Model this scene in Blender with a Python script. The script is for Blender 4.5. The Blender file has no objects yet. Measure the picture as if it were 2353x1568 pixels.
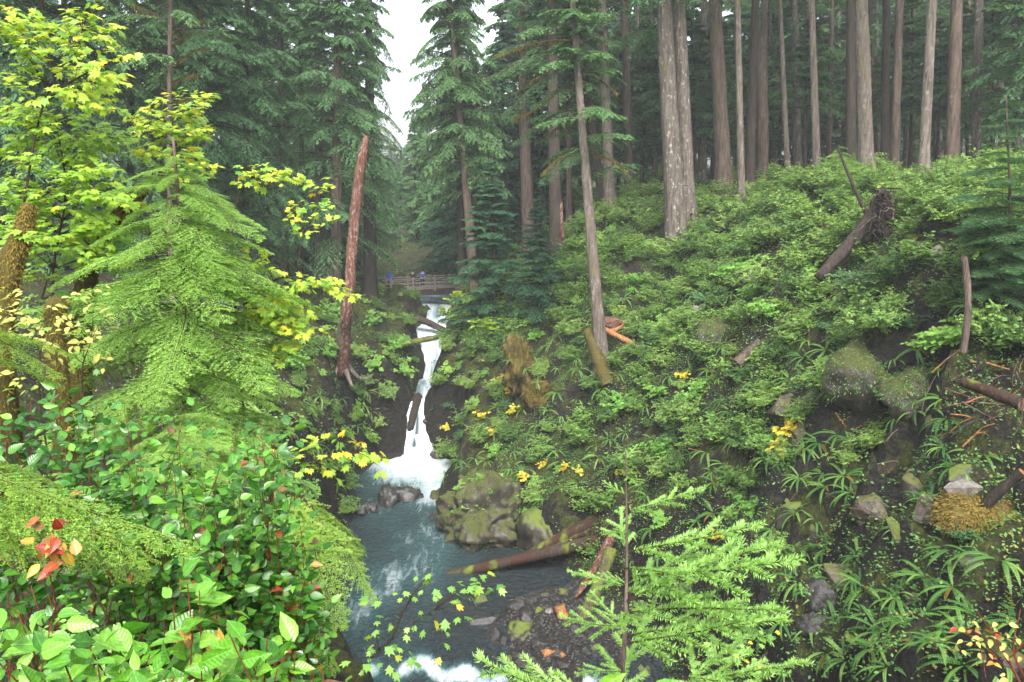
import bpy, bmesh, math, random
import numpy as np
from mathutils import Vector, Matrix

# ------------------------------------------------------------------ camera, sky, sun, exposure
scene = bpy.context.scene
CAM = np.array([0.0, 0.0, 21.0]); PITCH = math.radians(11.5); FPX = 1846.0
cam_d = bpy.data.cameras.new('camera'); cam_d.sensor_width = 36; cam_d.lens = 36 * FPX / 2353
cam_d.clip_start = 0.05; cam_d.clip_end = 2000
cam = bpy.data.objects.new('camera', cam_d); scene.collection.objects.link(cam)
cam.location = CAM; cam.rotation_euler = (math.pi / 2 - PITCH, 0, 0); scene.camera = cam

SUN_EL, SUN_AZ = math.radians(52), math.radians(176)       # azimuth clockwise from +Y; behind the camera, a little left
world = bpy.data.worlds.new('World'); scene.world = world; world.use_nodes = True
wn = world.node_tree.nodes; wl_ = world.node_tree.links
bg = wn['Background']; sky = wn.new('ShaderNodeTexSky'); sky.sky_type = 'NISHITA'; sky.sun_disc = False
sky.sun_elevation = SUN_EL; sky.sun_rotation = SUN_AZ; sky.air_density = 1.0; sky.dust_density = 4.0; sky.ozone_density = 1.0
hs = wn.new('ShaderNodeHueSaturation'); hs.inputs['Saturation'].default_value = 0.4; hs.inputs['Value'].default_value = 1.0
wl_.new(sky.outputs[0], hs.inputs['Color']); wl_.new(hs.outputs[0], bg.inputs['Color']); bg.inputs['Strength'].default_value = 0.15
sun_d = bpy.data.lights.new('sun', 'SUN'); sun_d.energy = 1.4; sun_d.angle = math.radians(20); sun_d.color = (1, 0.96, 0.9)
sun = bpy.data.objects.new('sun', sun_d); scene.collection.objects.link(sun)
sdir = Vector((math.sin(SUN_AZ) * math.cos(SUN_EL), math.cos(SUN_AZ) * math.cos(SUN_EL), math.sin(SUN_EL)))
sun.rotation_euler = sdir.to_track_quat('Z', 'Y').to_euler(); sun.location = sdir * 60
vs = scene.view_settings; vs.view_transform = 'Standard'; vs.look = 'None'; vs.gamma = 1; vs.use_curve_mapping = False
vs.exposure = 1.9
cy = scene.cycles
cy.max_bounces = 6; cy.diffuse_bounces = 3; cy.glossy_bounces = 2; cy.transmission_bounces = 3; cy.transparent_max_bounces = 4
cy.volume_bounces = 2; cy.use_denoising = True; cy.caustics_reflective = False; cy.caustics_refractive = False

HAZE_DENSITY = 0.00058

# ------------------------------------------------------------------ helpers
col = bpy.data.collections.new('place')          # linked to the scene at the very end
rng = np.random.default_rng(7); random.seed(7)
PI = math.pi
CP, SP = math.cos(PITCH), math.sin(PITCH)

def at(px, py, w):
    """a point at forward depth w (metres) in the direction of a point of the 2353 x 1568 photograph"""
    u = (px - 1176.5) / FPX; v = (784 - py) / FPX
    return CAM + w * np.array([u, CP + v * SP, -SP + v * CP])
def aty(px, py, y):
    v = (784 - py) / FPX
    return at(px, py, y / (CP + v * SP))
def project(P):
    P = np.asarray(P, float); x, y, z = P[..., 0], P[..., 1], P[..., 2] - 21
    w = y * CP - z * SP; v = (y * SP + z * CP) / np.maximum(w, 1e-6)
    return np.stack([1176.5 + FPX * x / np.maximum(w, 1e-6), 784 - FPX * v, w], -1)

def tag(o, label=None, cat=None, group=None, kind=None):
    if label: o['label'] = label
    if cat: o['category'] = cat
    if group: o['group'] = group
    if kind: o['kind'] = kind
    return o
def new_obj(name, data, parent=None, M=None):
    o = bpy.data.objects.new(name, data); col.objects.link(o)
    if parent is not None: o.parent = parent
    if M is not None: o.matrix_local = M
    return o
def empty(name, loc, label, cat, group=None):
    o = bpy.data.objects.new(name, None); col.objects.link(o); o.location = [float(c) for c in loc]; o.empty_display_size = 0.2
    return tag(o, label, cat, group)

def mk_mesh(name, V, F, mat=None, smooth=False, var=None, foam=None, mats=None, midx=None):
    """V (n,3); F (m,3 or 4) array or a list of such arrays"""
    me = bpy.data.meshes.new(name)
    V = np.asarray(V, np.float32); Fs = F if isinstance(F, list) else [F]
    Fs = [np.asarray(f, np.int32) for f in Fs if len(f)]
    me.vertices.add(len(V)); me.vertices.foreach_set('co', V.ravel())
    loops = np.concatenate([f.ravel() for f in Fs]); sizes = np.concatenate([np.full(len(f), f.shape[1], np.int32) for f in Fs])
    me.loops.add(len(loops)); me.loops.foreach_set('vertex_index', loops)
    me.polygons.add(len(sizes)); starts = np.concatenate([[0], np.cumsum(sizes)[:-1]]).astype(np.int32)
    me.polygons.foreach_set('loop_start', starts)
    if smooth: me.polygons.foreach_set('use_smooth', np.ones(len(sizes), bool))
    else: me.polygons.foreach_set('use_smooth', np.zeros(len(sizes), bool))
    for nm, arr in (('var', var), ('foam', foam)):
        if arr is not None:
            a = me.attributes.new(nm, 'FLOAT', 'POINT'); a.data.foreach_set('value', np.asarray(arr, np.float32))
    for m in (mats or ([mat] if mat else [])): me.materials.append(m)
    if midx is not None: me.polygons.foreach_set('material_index', np.asarray(midx, np.int32))
    me.update(); me.validate()
    return me

def unit(a): return a / np.maximum(np.linalg.norm(a, axis=-1, keepdims=True), 1e-9)
def fmat(p, d, n, s=1.0):
    """matrix whose Y runs along d and whose Z is as near to n as can be"""
    d = Vector(d).normalized(); x = d.cross(Vector(n))
    if x.length < 1e-5: x = d.orthogonal()
    x.normalize(); z = x.cross(d)
    M = Matrix((x * s, d * s, z * s)).transposed().to_4x4(); M.translation = Vector(p)
    return M
def frames(P, D, N, S):
    D = unit(D); X = unit(np.cross(D, N)); Z = np.cross(X, D)
    return P, X * S[:, None], D * S[:, None], Z * S[:, None]
def merge_template(tv, tf, P, D, N, S):
    """copies of a small mesh placed by frames and joined"""
    P, X, Y, Z = frames(P, D, N, S)
    V = P[:, None, :] + tv[None, :, 0:1] * X[:, None] + tv[None, :, 1:2] * Y[:, None] + tv[None, :, 2:3] * Z[:, None]
    F = tf[None] + (np.arange(len(P)) * len(tv))[:, None, None]
    return V.reshape(-1, 3), F.reshape(-1, tf.shape[1])

def leaflets(P, D, N, L, W):
    D = unit(D); X = unit(np.cross(D, N)) * (W / 2)[:, None]
    mid = P + D * (L * 0.45)[:, None]
    V = np.stack([P, mid + X, P + D * L[:, None], mid - X], 1).reshape(-1, 3)
    F = np.arange(len(V)).reshape(-1, 4)
    return V, F

def tube(pts, radii, sides=8, cap=True, wob=0.0, r=None):
    """a tapered tube along a polyline"""
    pts = np.asarray(pts, float); n = len(pts); radii = np.broadcast_to(np.asarray(radii, float), (n,))
    T = unit(np.gradient(pts, axis=0)); ref = np.array([0, 0, 1.0]) if abs(T[0, 2]) < 0.8 else np.array([1.0, 0, 0])
    X = unit(np.cross(T, ref)); Y = np.cross(T, X)
    a = np.linspace(0, 2 * PI, sides, endpoint=False)
    R = radii[:, None] * np.ones((1, sides))
    if wob: R = R * (1 + wob * (r or rng).normal(size=R.shape))
    V = pts[:, None] + R[..., None] * (np.cos(a)[None, :, None] * X[:, None] + np.sin(a)[None, :, None] * Y[:, None])
    V = V.reshape(-1, 3); i = np.arange(n - 1)[:, None] * sides; j = np.arange(sides)[None]; k = (j + 1) % sides
    F = np.stack([i + j, i + k, i + sides + k, i + sides + j], -1).reshape(-1, 4)
    Fs = [F]
    if cap:
        V = np.concatenate([V, pts[:1], pts[-1:]]); c0, c1 = len(V) - 2, len(V) - 1; j = np.arange(sides); k = (j + 1) % sides
        b = (n - 1) * sides
        Fs.append(np.concatenate([np.stack([k, j, np.full(sides, c0)], 1), np.stack([b + j, b + k, np.full(sides, c1)], 1)]))
    return V, Fs
def join(parts):
    """parts: list of (V, [F...]); returns V, [quads, tris], list of vertex counts"""
    Vs, Q, Tt, off = [], [], [], 0
    for V, Fs in parts:
        for f in (Fs if isinstance(Fs, list) else [Fs]):
            if len(f) == 0: continue
            (Q if f.shape[1] == 4 else Tt).append(f + off)
        Vs.append(V); off += len(V)
    out = []
    if Q: out.append(np.concatenate(Q))
    if Tt: out.append(np.concatenate(Tt))
    return np.concatenate(Vs), out
def spline(pts, n):
    """smooth curve through points (Catmull-Rom)"""
    p = np.asarray(pts, float); p = np.concatenate([[2 * p[0] - p[1]], p, [2 * p[-1] - p[-2]]])
    m = len(p) - 3; t = np.linspace(0, m - 1e-6, n); i = t.astype(int); f = (t - i)[:, None]
    a, b, c, d = p[i], p[i + 1], p[i + 2], p[i + 3]
    return 0.5 * (2 * b + (c - a) * f + (2 * a - 5 * b + 4 * c - d) * f ** 2 + (3 * b - a - 3 * c + d) * f ** 3)

def _hash(i, j, k, s):
    h = (i * 374761393 + j * 668265263 + k * 1274126177 + s * 2246822519) & 0xffffffff
    h = ((h ^ (h >> 13)) * 1274126177) & 0xffffffff
    return ((h ^ (h >> 16)) & 0xffffff) / 0xffffff * 2 - 1
def noise3(x, y, z, seed=0):
    x, y, z = np.broadcast_arrays(np.asarray(x, float), np.asarray(y, float), np.asarray(z, float))
    i, j, k = np.floor(x).astype(np.int64), np.floor(y).astype(np.int64), np.floor(z).astype(np.int64)
    fx, fy, fz = x - i, y - j, z - k; sx, sy, sz = (f * f * (3 - 2 * f) for f in (fx, fy, fz)); r = 0
    for a in (0, 1):
        for b in (0, 1):
            for c in (0, 1):
                r = r + _hash(i + a, j + b, k + c, seed) * (sx if a else 1 - sx) * (sy if b else 1 - sy) * (sz if c else 1 - sz)
    return r
def fbm(x, y, z=0.0, oct=4, seed=0):
    r, a = 0, 1.0
    for o in range(oct):
        r = r + a * noise3(np.asarray(x) * 2 ** o, np.asarray(y) * 2 ** o, np.asarray(z) * 2 ** o, seed + o); a *= 0.5
    return r
def sstep(a, b, x):
    t = np.clip((x - a) / (b - a), 0, 1); return t * t * (3 - 2 * t)

# ------------------------------------------------------------------ materials
def nodes(name):
    m = bpy.data.materials.new(name); m.use_nodes = True
    return m, m.node_tree.nodes, m.node_tree.links, m.node_tree.nodes['Principled BSDF']
def C4(c): return (*c, 1.0)
def ramp(n, l, fac, stops):
    r = n.new('ShaderNodeValToRGB'); e = r.color_ramp.elements
    while len(e) < len(stops): e.new(0.5)
    for q, (p, c) in zip(e, stops): q.position = p; q.color = C4(c)
    l.new(fac, r.inputs[0]); return r.outputs[0]
def math_(n, l, op, a, b=None, clamp=False):
    m = n.new('ShaderNodeMath'); m.operation = op; m.use_clamp = clamp
    for i, v in enumerate((a, b)):
        if v is None: continue
        if isinstance(v, (int, float)): m.inputs[i].default_value = v
        else: l.new(v, m.inputs[i])
    return m.outputs[0]
def tex_noise(n, l, scale, detail=4, rough=0.55, vec=None, dist=0.0):
    t = n.new('ShaderNodeTexNoise'); t.inputs['Scale'].default_value = scale; t.inputs['Detail'].default_value = detail
    t.inputs['Roughness'].default_value = rough; t.inputs['Distortion'].default_value = dist
    if vec is not None: l.new(vec, t.inputs['Vector'])
    return t.outputs['Fac']
def mapped(n, l, scale, src='Object'):
    tc = n.new('ShaderNodeTexCoord'); mp = n.new('ShaderNodeMapping'); mp.inputs['Scale'].default_value = scale
    l.new(tc.outputs[src], mp.inputs['Vector']); return mp.outputs[0]
def mixc(n, l, fac, a, b):
    m = n.new('ShaderNodeMix'); m.data_type = 'RGBA'
    if isinstance(fac, float): m.inputs[0].default_value = fac
    else: l.new(fac, m.inputs[0])
    for i, v in ((6, a), (7, b)):
        if isinstance(v, tuple): m.inputs[i].default_value = C4(v)
        else: l.new(v, m.inputs[i])
    return m.outputs[2]
def bump(n, l, p, h, strength=0.5, dist=0.05):
    b = n.new('ShaderNodeBump'); b.inputs['Strength'].default_value = strength; b.inputs['Distance'].default_value = dist
    l.new(h, b.inputs['Height']); l.new(b.outputs[0], p.inputs['Normal']); return b

def leaf_mat(name, stops, rough=0.45, trans=0.35, spec=0.4, tint=(1.0, 1.0, 0.5), objw=0.5, vein=False):
    """leaf colour runs over the stops by a value that differs from leaf to leaf and from plant to plant"""
    m, n, l, p = nodes(name)
    a = n.new('ShaderNodeAttribute'); a.attribute_name = 'var'; oi = n.new('ShaderNodeObjectInfo')
    f = math_(n, l, 'ADD', math_(n, l, 'MULTIPLY', a.outputs['Fac'], 1 - objw), math_(n, l, 'MULTIPLY', oi.outputs['Random'], objw))
    c = ramp(n, l, f, stops)
    if vein:      # pale midrib, side veins and blotches of a single broad leaf
        tc = n.new('ShaderNodeTexCoord'); sx = n.new('ShaderNodeSeparateXYZ'); l.new(tc.outputs['Object'], sx.inputs[0]); ax = math_(n, l, 'ABSOLUTE', sx.outputs[0])
        rib = ramp(n, l, ax, [(0.0, (1, 1, 1)), (0.022, (0, 0, 0))])
        sv = math_(n, l, 'SINE', math_(n, l, 'MULTIPLY', math_(n, l, 'SUBTRACT', sx.outputs[1], math_(n, l, 'MULTIPLY', ax, 0.8)), 46.0)); svr = ramp(n, l, sv, [(0.86, (0, 0, 0)), (1.0, (0.16, 0.16, 0.16))])
        blot = tex_noise(n, l, 3.5, 5, 0.65, tc.outputs['Object']); dk = n.new('ShaderNodeHueSaturation'); l.new(c, dk.inputs['Color']); dk.inputs['Value'].default_value = 0.62
        c = mixc(n, l, ramp(n, l, blot, [(0.38, (1, 1, 1)), (0.6, (0, 0, 0))]), c, dk.outputs[0])
        lt = n.new('ShaderNodeHueSaturation'); l.new(c, lt.inputs['Color']); lt.inputs['Value'].default_value = 1.6; lt.inputs['Saturation'].default_value = 0.85
        c = mixc(n, l, rib, mixc(n, l, svr, c, lt.outputs[0]), lt.outputs[0]); bump(n, l, p, math_(n, l, 'ADD', sv, math_(n, l, 'MULTIPLY', blot, 3.0)), 0.15, 0.01)
    l.new(c, p.inputs['Base Color']); p.inputs['Roughness'].default_value = rough; p.inputs['Specular IOR Level'].default_value = spec
    t = n.new('ShaderNodeBsdfTranslucent')
    mul = n.new('ShaderNodeMix'); mul.data_type = 'RGBA'; mul.blend_type = 'MULTIPLY'; mul.inputs[0].default_value = 1
    l.new(c, mul.inputs[6]); mul.inputs[7].default_value = C4(tint)
    g = n.new('ShaderNodeGamma'); g.inputs[1].default_value = 0.8; l.new(mul.outputs[2], g.inputs[0]); l.new(g.outputs[0], t.inputs['Color'])
    mx = n.new('ShaderNodeMixShader'); mx.inputs[0].default_value = trans
    l.new(p.outputs[0], mx.inputs[1]); l.new(t.outputs[0], mx.inputs[2]); l.new(mx.outputs[0], n['Material Output'].inputs['Surface'])
    return m
def bark_mat(name, dark, light, lichen=(0.42, 0.43, 0.38), lich=0.5, moss=None, mossw=0.55, scale=1.0, red=None):
    m, n, l, p = nodes(name)
    v = mapped(n, l, (5 * scale, 5 * scale, 0.6 * scale)); f = tex_noise(n, l, 1.5, 6, 0.7, v, 0.5)
    c = ramp(n, l, f, [(0.32, dark), (0.62, light)])
    w = mapped(n, l, (1, 1, 0.5)); s = tex_noise(n, l, 5.0 * scale, 5, 0.7, w)
    k = ramp(n, l, s, [(1 - lich - 0.02, (0, 0, 0)), (1 - lich + 0.1, (1, 1, 1))])
    c = mixc(n, l, k, c, mixc(n, l, f, tuple(x * 0.55 for x in lichen), lichen))
    if red:
        c = mixc(n, l, ramp(n, l, tex_noise(n, l, 0.8, 3, 0.5, w), [(0.45, (0, 0, 0)), (0.6, (1, 1, 1))]), c, mixc(n, l, f, tuple(x * 0.4 for x in red), red))
    if moss:
        g = tex_noise(n, l, 1.3, 5, 0.6, mapped(n, l, (1, 1, 0.35)))
        c = mixc(n, l, ramp(n, l, g, [(mossw, (0, 0, 0)), (mossw + 0.12, (1, 1, 1))]), c, mixc(n, l, tex_noise(n, l, 14, 3, 0.6, w), tuple(x * 0.5 for x in moss), moss))
    l.new(c, p.inputs['Base Color']); p.inputs['Roughness'].default_value = 0.85; p.inputs['Specular IOR Level'].default_value = 0.25
    bump(n, l, p, math_(n, l, 'ADD', f, math_(n, l, 'MULTIPLY', s, 0.4)), 1.0, 0.09)
    return m
def rock_mat(name, a, b, moss=(0.10, 0.12, 0.02), mossw=0.5, wet=0.5, scale=1.0, white=None):
    m, n, l, p = nodes(name); v = mapped(n, l, (scale,) * 3)
    f = tex_noise(n, l, 2.2, 8, 0.68, v, 0.3); c = ramp(n, l, f, [(0.3, a), (0.7, b)])
    if white:
        c = mixc(n, l, ramp(n, l, tex_noise(n, l, 1.4, 5, 0.6, v), [(0.6, (0, 0, 0)), (0.66, (1, 1, 1))]), c, white)
    ge = n.new('ShaderNodeNewGeometry'); sx = n.new('ShaderNodeSeparateXYZ'); l.new(ge.outputs['Normal'], sx.inputs[0])
    up = math_(n, l, 'ADD', math_(n, l, 'MULTIPLY', sx.outputs[2], 0.35), tex_noise(n, l, 1.6, 6, 0.65, v))
    k = ramp(n, l, up, [(mossw + 0.2, (0, 0, 0)), (mossw + 0.32, (1, 1, 1))])
    c = mixc(n, l, k, c, mixc(n, l, tex_noise(n, l, 9, 4, 0.7, v), tuple(x * 0.45 for x in moss), moss))
    l.new(c, p.inputs['Base Color'])
    ro = n.new('ShaderNodeMapRange'); l.new(k, ro.inputs[0]); ro.inputs[3].default_value = wet; ro.inputs[4].default_value = 0.95; l.new(ro.outputs[0], p.inputs['Roughness'])
    bump(n, l, p, math_(n, l, 'ADD', f, math_(n, l, 'MULTIPLY', tex_noise(n, l, 14, 5, 0.7, v), 0.35)), 0.9, 0.12 / scale)
    return m

M = {}
M['terrain'] = None
def terrain_mat():
    m, n, l, p = nodes('slope_soil_and_moss'); v = mapped(n, l, (1, 1, 1))
    f = tex_noise(n, l, 0.9, 8, 0.65, v); f2 = tex_noise(n, l, 6.0, 6, 0.7, v)
    soil = ramp(n, l, f2, [(0.3, (0.008, 0.005, 0.003)), (0.55, (0.03, 0.019, 0.011)), (0.75, (0.08, 0.052, 0.03))])
    moss = ramp(n, l, f2, [(0.3, (0.014, 0.02, 0.004)), (0.5, (0.045, 0.06, 0.010)), (0.72, (0.13, 0.125, 0.02))])
    rock = ramp(n, l, tex_noise(n, l, 2.6, 8, 0.7, mapped(n, l, (1, 1, 2.2)), 0.6), [(0.3, (0.004, 0.004, 0.003)), (0.5, (0.015, 0.013, 0.010)), (0.75, (0.06, 0.048, 0.034))])
    c = mixc(n, l, ramp(n, l, f, [(0.40, (0, 0, 0)), (0.52, (1, 1, 1))]), soil, moss)
    ge = n.new('ShaderNodeNewGeometry'); sx = n.new('ShaderNodeSeparateXYZ'); l.new(ge.outputs['True Normal'], sx.inputs[0])
    st = math_(n, l, 'ADD', sx.outputs[2], math_(n, l, 'MULTIPLY', math_(n, l, 'SUBTRACT', f, 0.5), 1.6))
    c = mixc(n, l, ramp(n, l, st, [(0.42, (1, 1, 1)), (0.6, (0, 0, 0))]), c, rock)
    sp = n.new('ShaderNodeSeparateXYZ'); l.new(ge.outputs['Position'], sp.inputs[0])
    bedc = ramp(n, l, tex_noise(n, l, 9, 6, 0.7, v), [(0.3, (0.008, 0.008, 0.008)), (0.55, (0.035, 0.032, 0.028)), (0.75, (0.085, 0.078, 0.068))])
    c = mixc(n, l, ramp(n, l, math_(n, l, 'ADD', sp.outputs[2], math_(n, l, 'MULTIPLY', f, 0.5)), [(0.5, (1, 1, 1)), (0.8, (0, 0, 0))]), c, bedc)
    l.new(c, p.inputs['Base Color']); p.inputs['Roughness'].default_value = 0.8; p.inputs['Specular IOR Level'].default_value = 0.3
    bump(n, l, p, math_(n, l, 'ADD', math_(n, l, 'MULTIPLY', f, 0.8), f2), 1.0, 0.5)
    return m
M['terrain'] = terrain_mat()
M['hemlock'] = leaf_mat('hemlock_needles', [(0.1, (0.032, 0.09, 0.036)), (0.5, (0.065, 0.155, 0.056)), (0.9, (0.12, 0.23, 0.075))], 0.55, 0.33, 0.3, objw=0.45)
M['fir_blue'] = leaf_mat('fir_needles', [(0.1, (0.018, 0.062, 0.032)), (0.5, (0.035, 0.105, 0.05)), (0.9, (0.06, 0.15, 0.06))], 0.55, 0.22, 0.3, objw=0.3)
M['hemlock_near'] = leaf_mat('bright_hemlock_needles', [(0.05, (0.10, 0.21, 0.035)), (0.45, (0.225, 0.41, 0.075)), (0.9, (0.37, 0.56, 0.14))], 0.5, 0.4, 0.35, objw=0.25)
M['hemlock_gold'] = leaf_mat('golden_hemlock_needles', [(0.05, (0.17, 0.21, 0.03)), (0.3, (0.21, 0.37, 0.05)), (0.8, (0.29, 0.46, 0.08)), (0.98, (0.45, 0.28, 0.05))], 0.5, 0.4, 0.35, objw=0.2)
M['spruce_near'] = leaf_mat('spruce_needles', [(0.05, (0.14, 0.28, 0.055)), (0.5, (0.27, 0.48, 0.11)), (0.95, (0.4, 0.6, 0.2))], 0.5, 0.35, 0.4, objw=0.2)
M['maple'] = leaf_mat('maple_leaves', [(0.05, (0.14, 0.30, 0.035)), (0.5, (0.30, 0.47, 0.05)), (0.85, (0.46, 0.54, 0.055)), (0.98, (0.6, 0.45, 0.05))], 0.45, 0.45, 0.45, objw=0.6)
M['maple_green'] = leaf_mat('green_maple_leaves', [(0.05, (0.09, 0.25, 0.04)), (0.5, (0.19, 0.39, 0.07)), (0.9, (0.33, 0.5, 0.11))], 0.45, 0.45, 0.45, objw=0.6)
M['maple_yellow'] = leaf_mat('yellow_maple_leaves', [(0.1, (0.45, 0.46, 0.05)), (0.5, (0.62, 0.52, 0.05)), (0.9, (0.62, 0.38, 0.04))], 0.5, 0.4, 0.35, objw=0.6)
M['salal'] = leaf_mat('salal_leaves', [(0.05, (0.018, 0.085, 0.008)), (0.45, (0.045, 0.17, 0.014)), (0.8, (0.09, 0.27, 0.022)), (0.97, (0.16, 0.34, 0.04))], 0.24, 0.22, 0.5, objw=0.7, vein=True)
M['salal_near'] = leaf_mat('young_salal_leaves', [(0.05, (0.06, 0.22, 0.012)), (0.5, (0.12, 0.33, 0.024)), (0.95, (0.2, 0.42, 0.04))], 0.28, 0.25, 0.5, objw=0.7, vein=True)
M['salal_old'] = leaf_mat('turning_salal_leaves', [(0.1, (0.26, 0.02, 0.01)), (0.35, (0.34, 0.11, 0.02)), (0.65, (0.45, 0.3, 0.025)), (0.95, (0.12, 0.05, 0.03))], 0.35, 0.2, 0.5, objw=1.0, vein=True)
M['huckleberry'] = leaf_mat('huckleberry_leaves', [(0.05, (0.035, 0.105, 0.03)), (0.4, (0.11, 0.215, 0.045)), (0.75, (0.215, 0.355, 0.08)), (0.98, (0.38, 0.45, 0.12))], 0.5, 0.4, 0.35, objw=0.5)
M['huckleberry_dark'] = leaf_mat('blue_green_shrub_leaves', [(0.05, (0.03, 0.09, 0.03)), (0.5, (0.065, 0.16, 0.06)), (0.95, (0.12, 0.24, 0.09))], 0.45, 0.3, 0.4, objw=0.4)
M['fern'] = leaf_mat('fern_fronds', [(0.05, (0.04, 0.13, 0.025)), (0.5, (0.10, 0.24, 0.045)), (0.95, (0.24, 0.4, 0.08))], 0.42, 0.3, 0.45, objw=0.7)
M['herb'] = leaf_mat('slope_herbs', [(0.05, (0.03, 0.085, 0.02)), (0.45, (0.07, 0.17, 0.04)), (0.8, (0.14, 0.28, 0.07)), (0.98, (0.24, 0.22, 0.05))], 0.5, 0.3, 0.35, objw=0.0)
M['pale_bush'] = leaf_mat('pale_yellow_leaves', [(0.05, (0.28, 0.34, 0.06)), (0.5, (0.42, 0.45, 0.11)), (0.95, (0.52, 0.47, 0.14))], 0.5, 0.4, 0.3, objw=0.4)
M['moss_hang'] = leaf_mat('hanging_moss', [(0.1, (0.045, 0.045, 0.012)), (0.5, (0.12, 0.095, 0.02)), (0.9, (0.22, 0.155, 0.035))], 0.9, 0.2, 0.1, objw=0.5)
M['twig'] = bark_mat('twig_bark', (0.035, 0.022, 0.014), (0.09, 0.06, 0.035), lich=0.3, scale=6)
M['twig_red'] = bark_mat('red_twig_bark', (0.16, 0.035, 0.02), (0.32, 0.09, 0.05), lich=0.1, scale=8)
M['bark_grey'] = bark_mat('grey_furrowed_bark', (0.032, 0.024, 0.019), (0.15, 0.125, 0.105), lich=0.42, moss=(0.14, 0.12, 0.03), mossw=0.62)
M['bark_brown'] = bark_mat('brown_bark', (0.022, 0.015, 0.012), (0.13, 0.095, 0.075), lich=0.36, moss=(0.13, 0.11, 0.03), mossw=0.58)
M['bark_pale'] = bark_mat('pale_lichen_bark', (0.04, 0.031, 0.025), (0.17, 0.14, 0.115), lichen=(0.32, 0.3, 0.255), lich=0.42, moss=(0.17, 0.15, 0.03), mossw=0.6)
M['bark_dark'] = bark_mat('dark_bark', (0.016, 0.012, 0.010), (0.06, 0.045, 0.036), lich=0.3, moss=(0.07, 0.07, 0.02), mossw=0.6)
M['snag'] = bark_mat('red_rotting_wood', (0.02, 0.010, 0.008), (0.17, 0.065, 0.04), lichen=(0.33, 0.28, 0.24), lich=0.46, scale=1.2)
M['fresh_wood'] = bark_mat('fresh_orange_wood', (0.10, 0.04, 0.015), (0.42, 0.2, 0.08), lichen=(0.45, 0.33, 0.2), lich=0.3, scale=2)
M['log'] = bark_mat('wet_log_bark', (0.010, 0.007, 0.005), (0.06, 0.042, 0.03), lichen=(0.16, 0.14, 0.11), lich=0.28, moss=(0.14, 0.19, 0.025), mossw=0.56, red=(0.06, 0.026, 0.017))
M['log_moss'] = bark_mat('mossy_log', (0.03, 0.022, 0.015), (0.10, 0.075, 0.05), lich=0.2, moss=(0.15, 0.17, 0.03), mossw=0.42)
M['moss_trunk'] = bark_mat('moss_wrapped_bark', (0.03, 0.022, 0.012), (0.08, 0.06, 0.03), lich=0.2, moss=(0.11, 0.09, 0.018), mossw=0.38, scale=1.6)
M['root'] = bark_mat('black_root_wood', (0.010, 0.008, 0.006), (0.045, 0.034, 0.026), lichen=(0.2, 0.17, 0.14), lich=0.3, scale=2)
M['bridge_wood'] = bark_mat('weathered_bridge_timber', (0.10, 0.08, 0.065), (0.3, 0.25, 0.21), lich=0.3, scale=1.2)
M['bridge_dark'] = bark_mat('wet_bridge_beam', (0.02, 0.017, 0.015), (0.06, 0.05, 0.045), lich=0.2, scale=0.8)
M['rock_wet'] = rock_mat('wet_grey_stone', (0.008, 0.008, 0.008), (0.055, 0.052, 0.048), mossw=0.72, wet=0.2, scale=2.5)
M['rock_moss'] = rock_mat('mossy_stone', (0.02, 0.018, 0.014), (0.07, 0.06, 0.045), moss=(0.12, 0.165, 0.02), mossw=0.46, wet=0.4, scale=2)
M['rock_brown'] = rock_mat('brown_broken_stone', (0.016, 0.013, 0.010), (0.12, 0.09, 0.062), moss=(0.11, 0.12, 0.02), mossw=0.52, wet=0.45, scale=1.6, white=(0.2, 0.175, 0.14))
M['rock_cliff'] = rock_mat('mossy_cliff_stone', (0.016, 0.015, 0.012), (0.07, 0.058, 0.04), moss=(0.065, 0.075, 0.012), mossw=0.4, wet=0.45, scale=1.1)
M['rock_pale'] = rock_mat('pale_grey_stone', (0.05, 0.045, 0.04), (0.27, 0.245, 0.215), mossw=0.72, wet=0.5, scale=2.2)
M['moss_brown'] = rock_mat('ochre_moss', (0.03, 0.022, 0.006), (0.10, 0.07, 0.016), moss=(0.13, 0.095, 0.018), mossw=0.3, wet=0.9, scale=1.6)

# ------------------------------------------------------------------ terrain
# stations on the banks: (column, row, distance ahead) of spots read off the photograph, or plain x, y, z
CTRL_PX = [
 (1150,1180,45.0),(1150,1100,46.5),(1150,1000,49),(1150,900,53),(1150,800,58),(1150,700,65),(1150,655,75),
 (1060,1000,50.5),(1060,900,55),(1060,800,61),(1060,730,68),
 (1350,1250,40.5),(1350,1150,42),(1350,1000,45),(1350,850,48.5),(1350,700,54),(1350,600,60),(1350,500,67),(1350,470,80),
 (1560,1450,32),(1560,1300,34),(1560,1150,36.5),(1560,1000,40),(1560,850,44),(1560,700,50),(1560,575,57),(1560,480,63),(1560,440,75),
 (1800,1500,25),(1800,1300,27.5),(1800,1100,30.5),(1800,950,33),(1800,800,36.5),(1800,650,41),(1800,530,46),(1800,450,55),
 (2050,1560,18.5),(2050,1400,20),(2050,1250,22),(2050,1100,24.5),(2050,960,28.5),(2050,900,29),(2050,800,30),(2050,680,33),(2050,570,36),(2050,455,44),
 (2320,1560,15),(2320,1300,18),(2320,1000,22),(2320,800,25),(2320,600,28),(2320,480,33),
]
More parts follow.
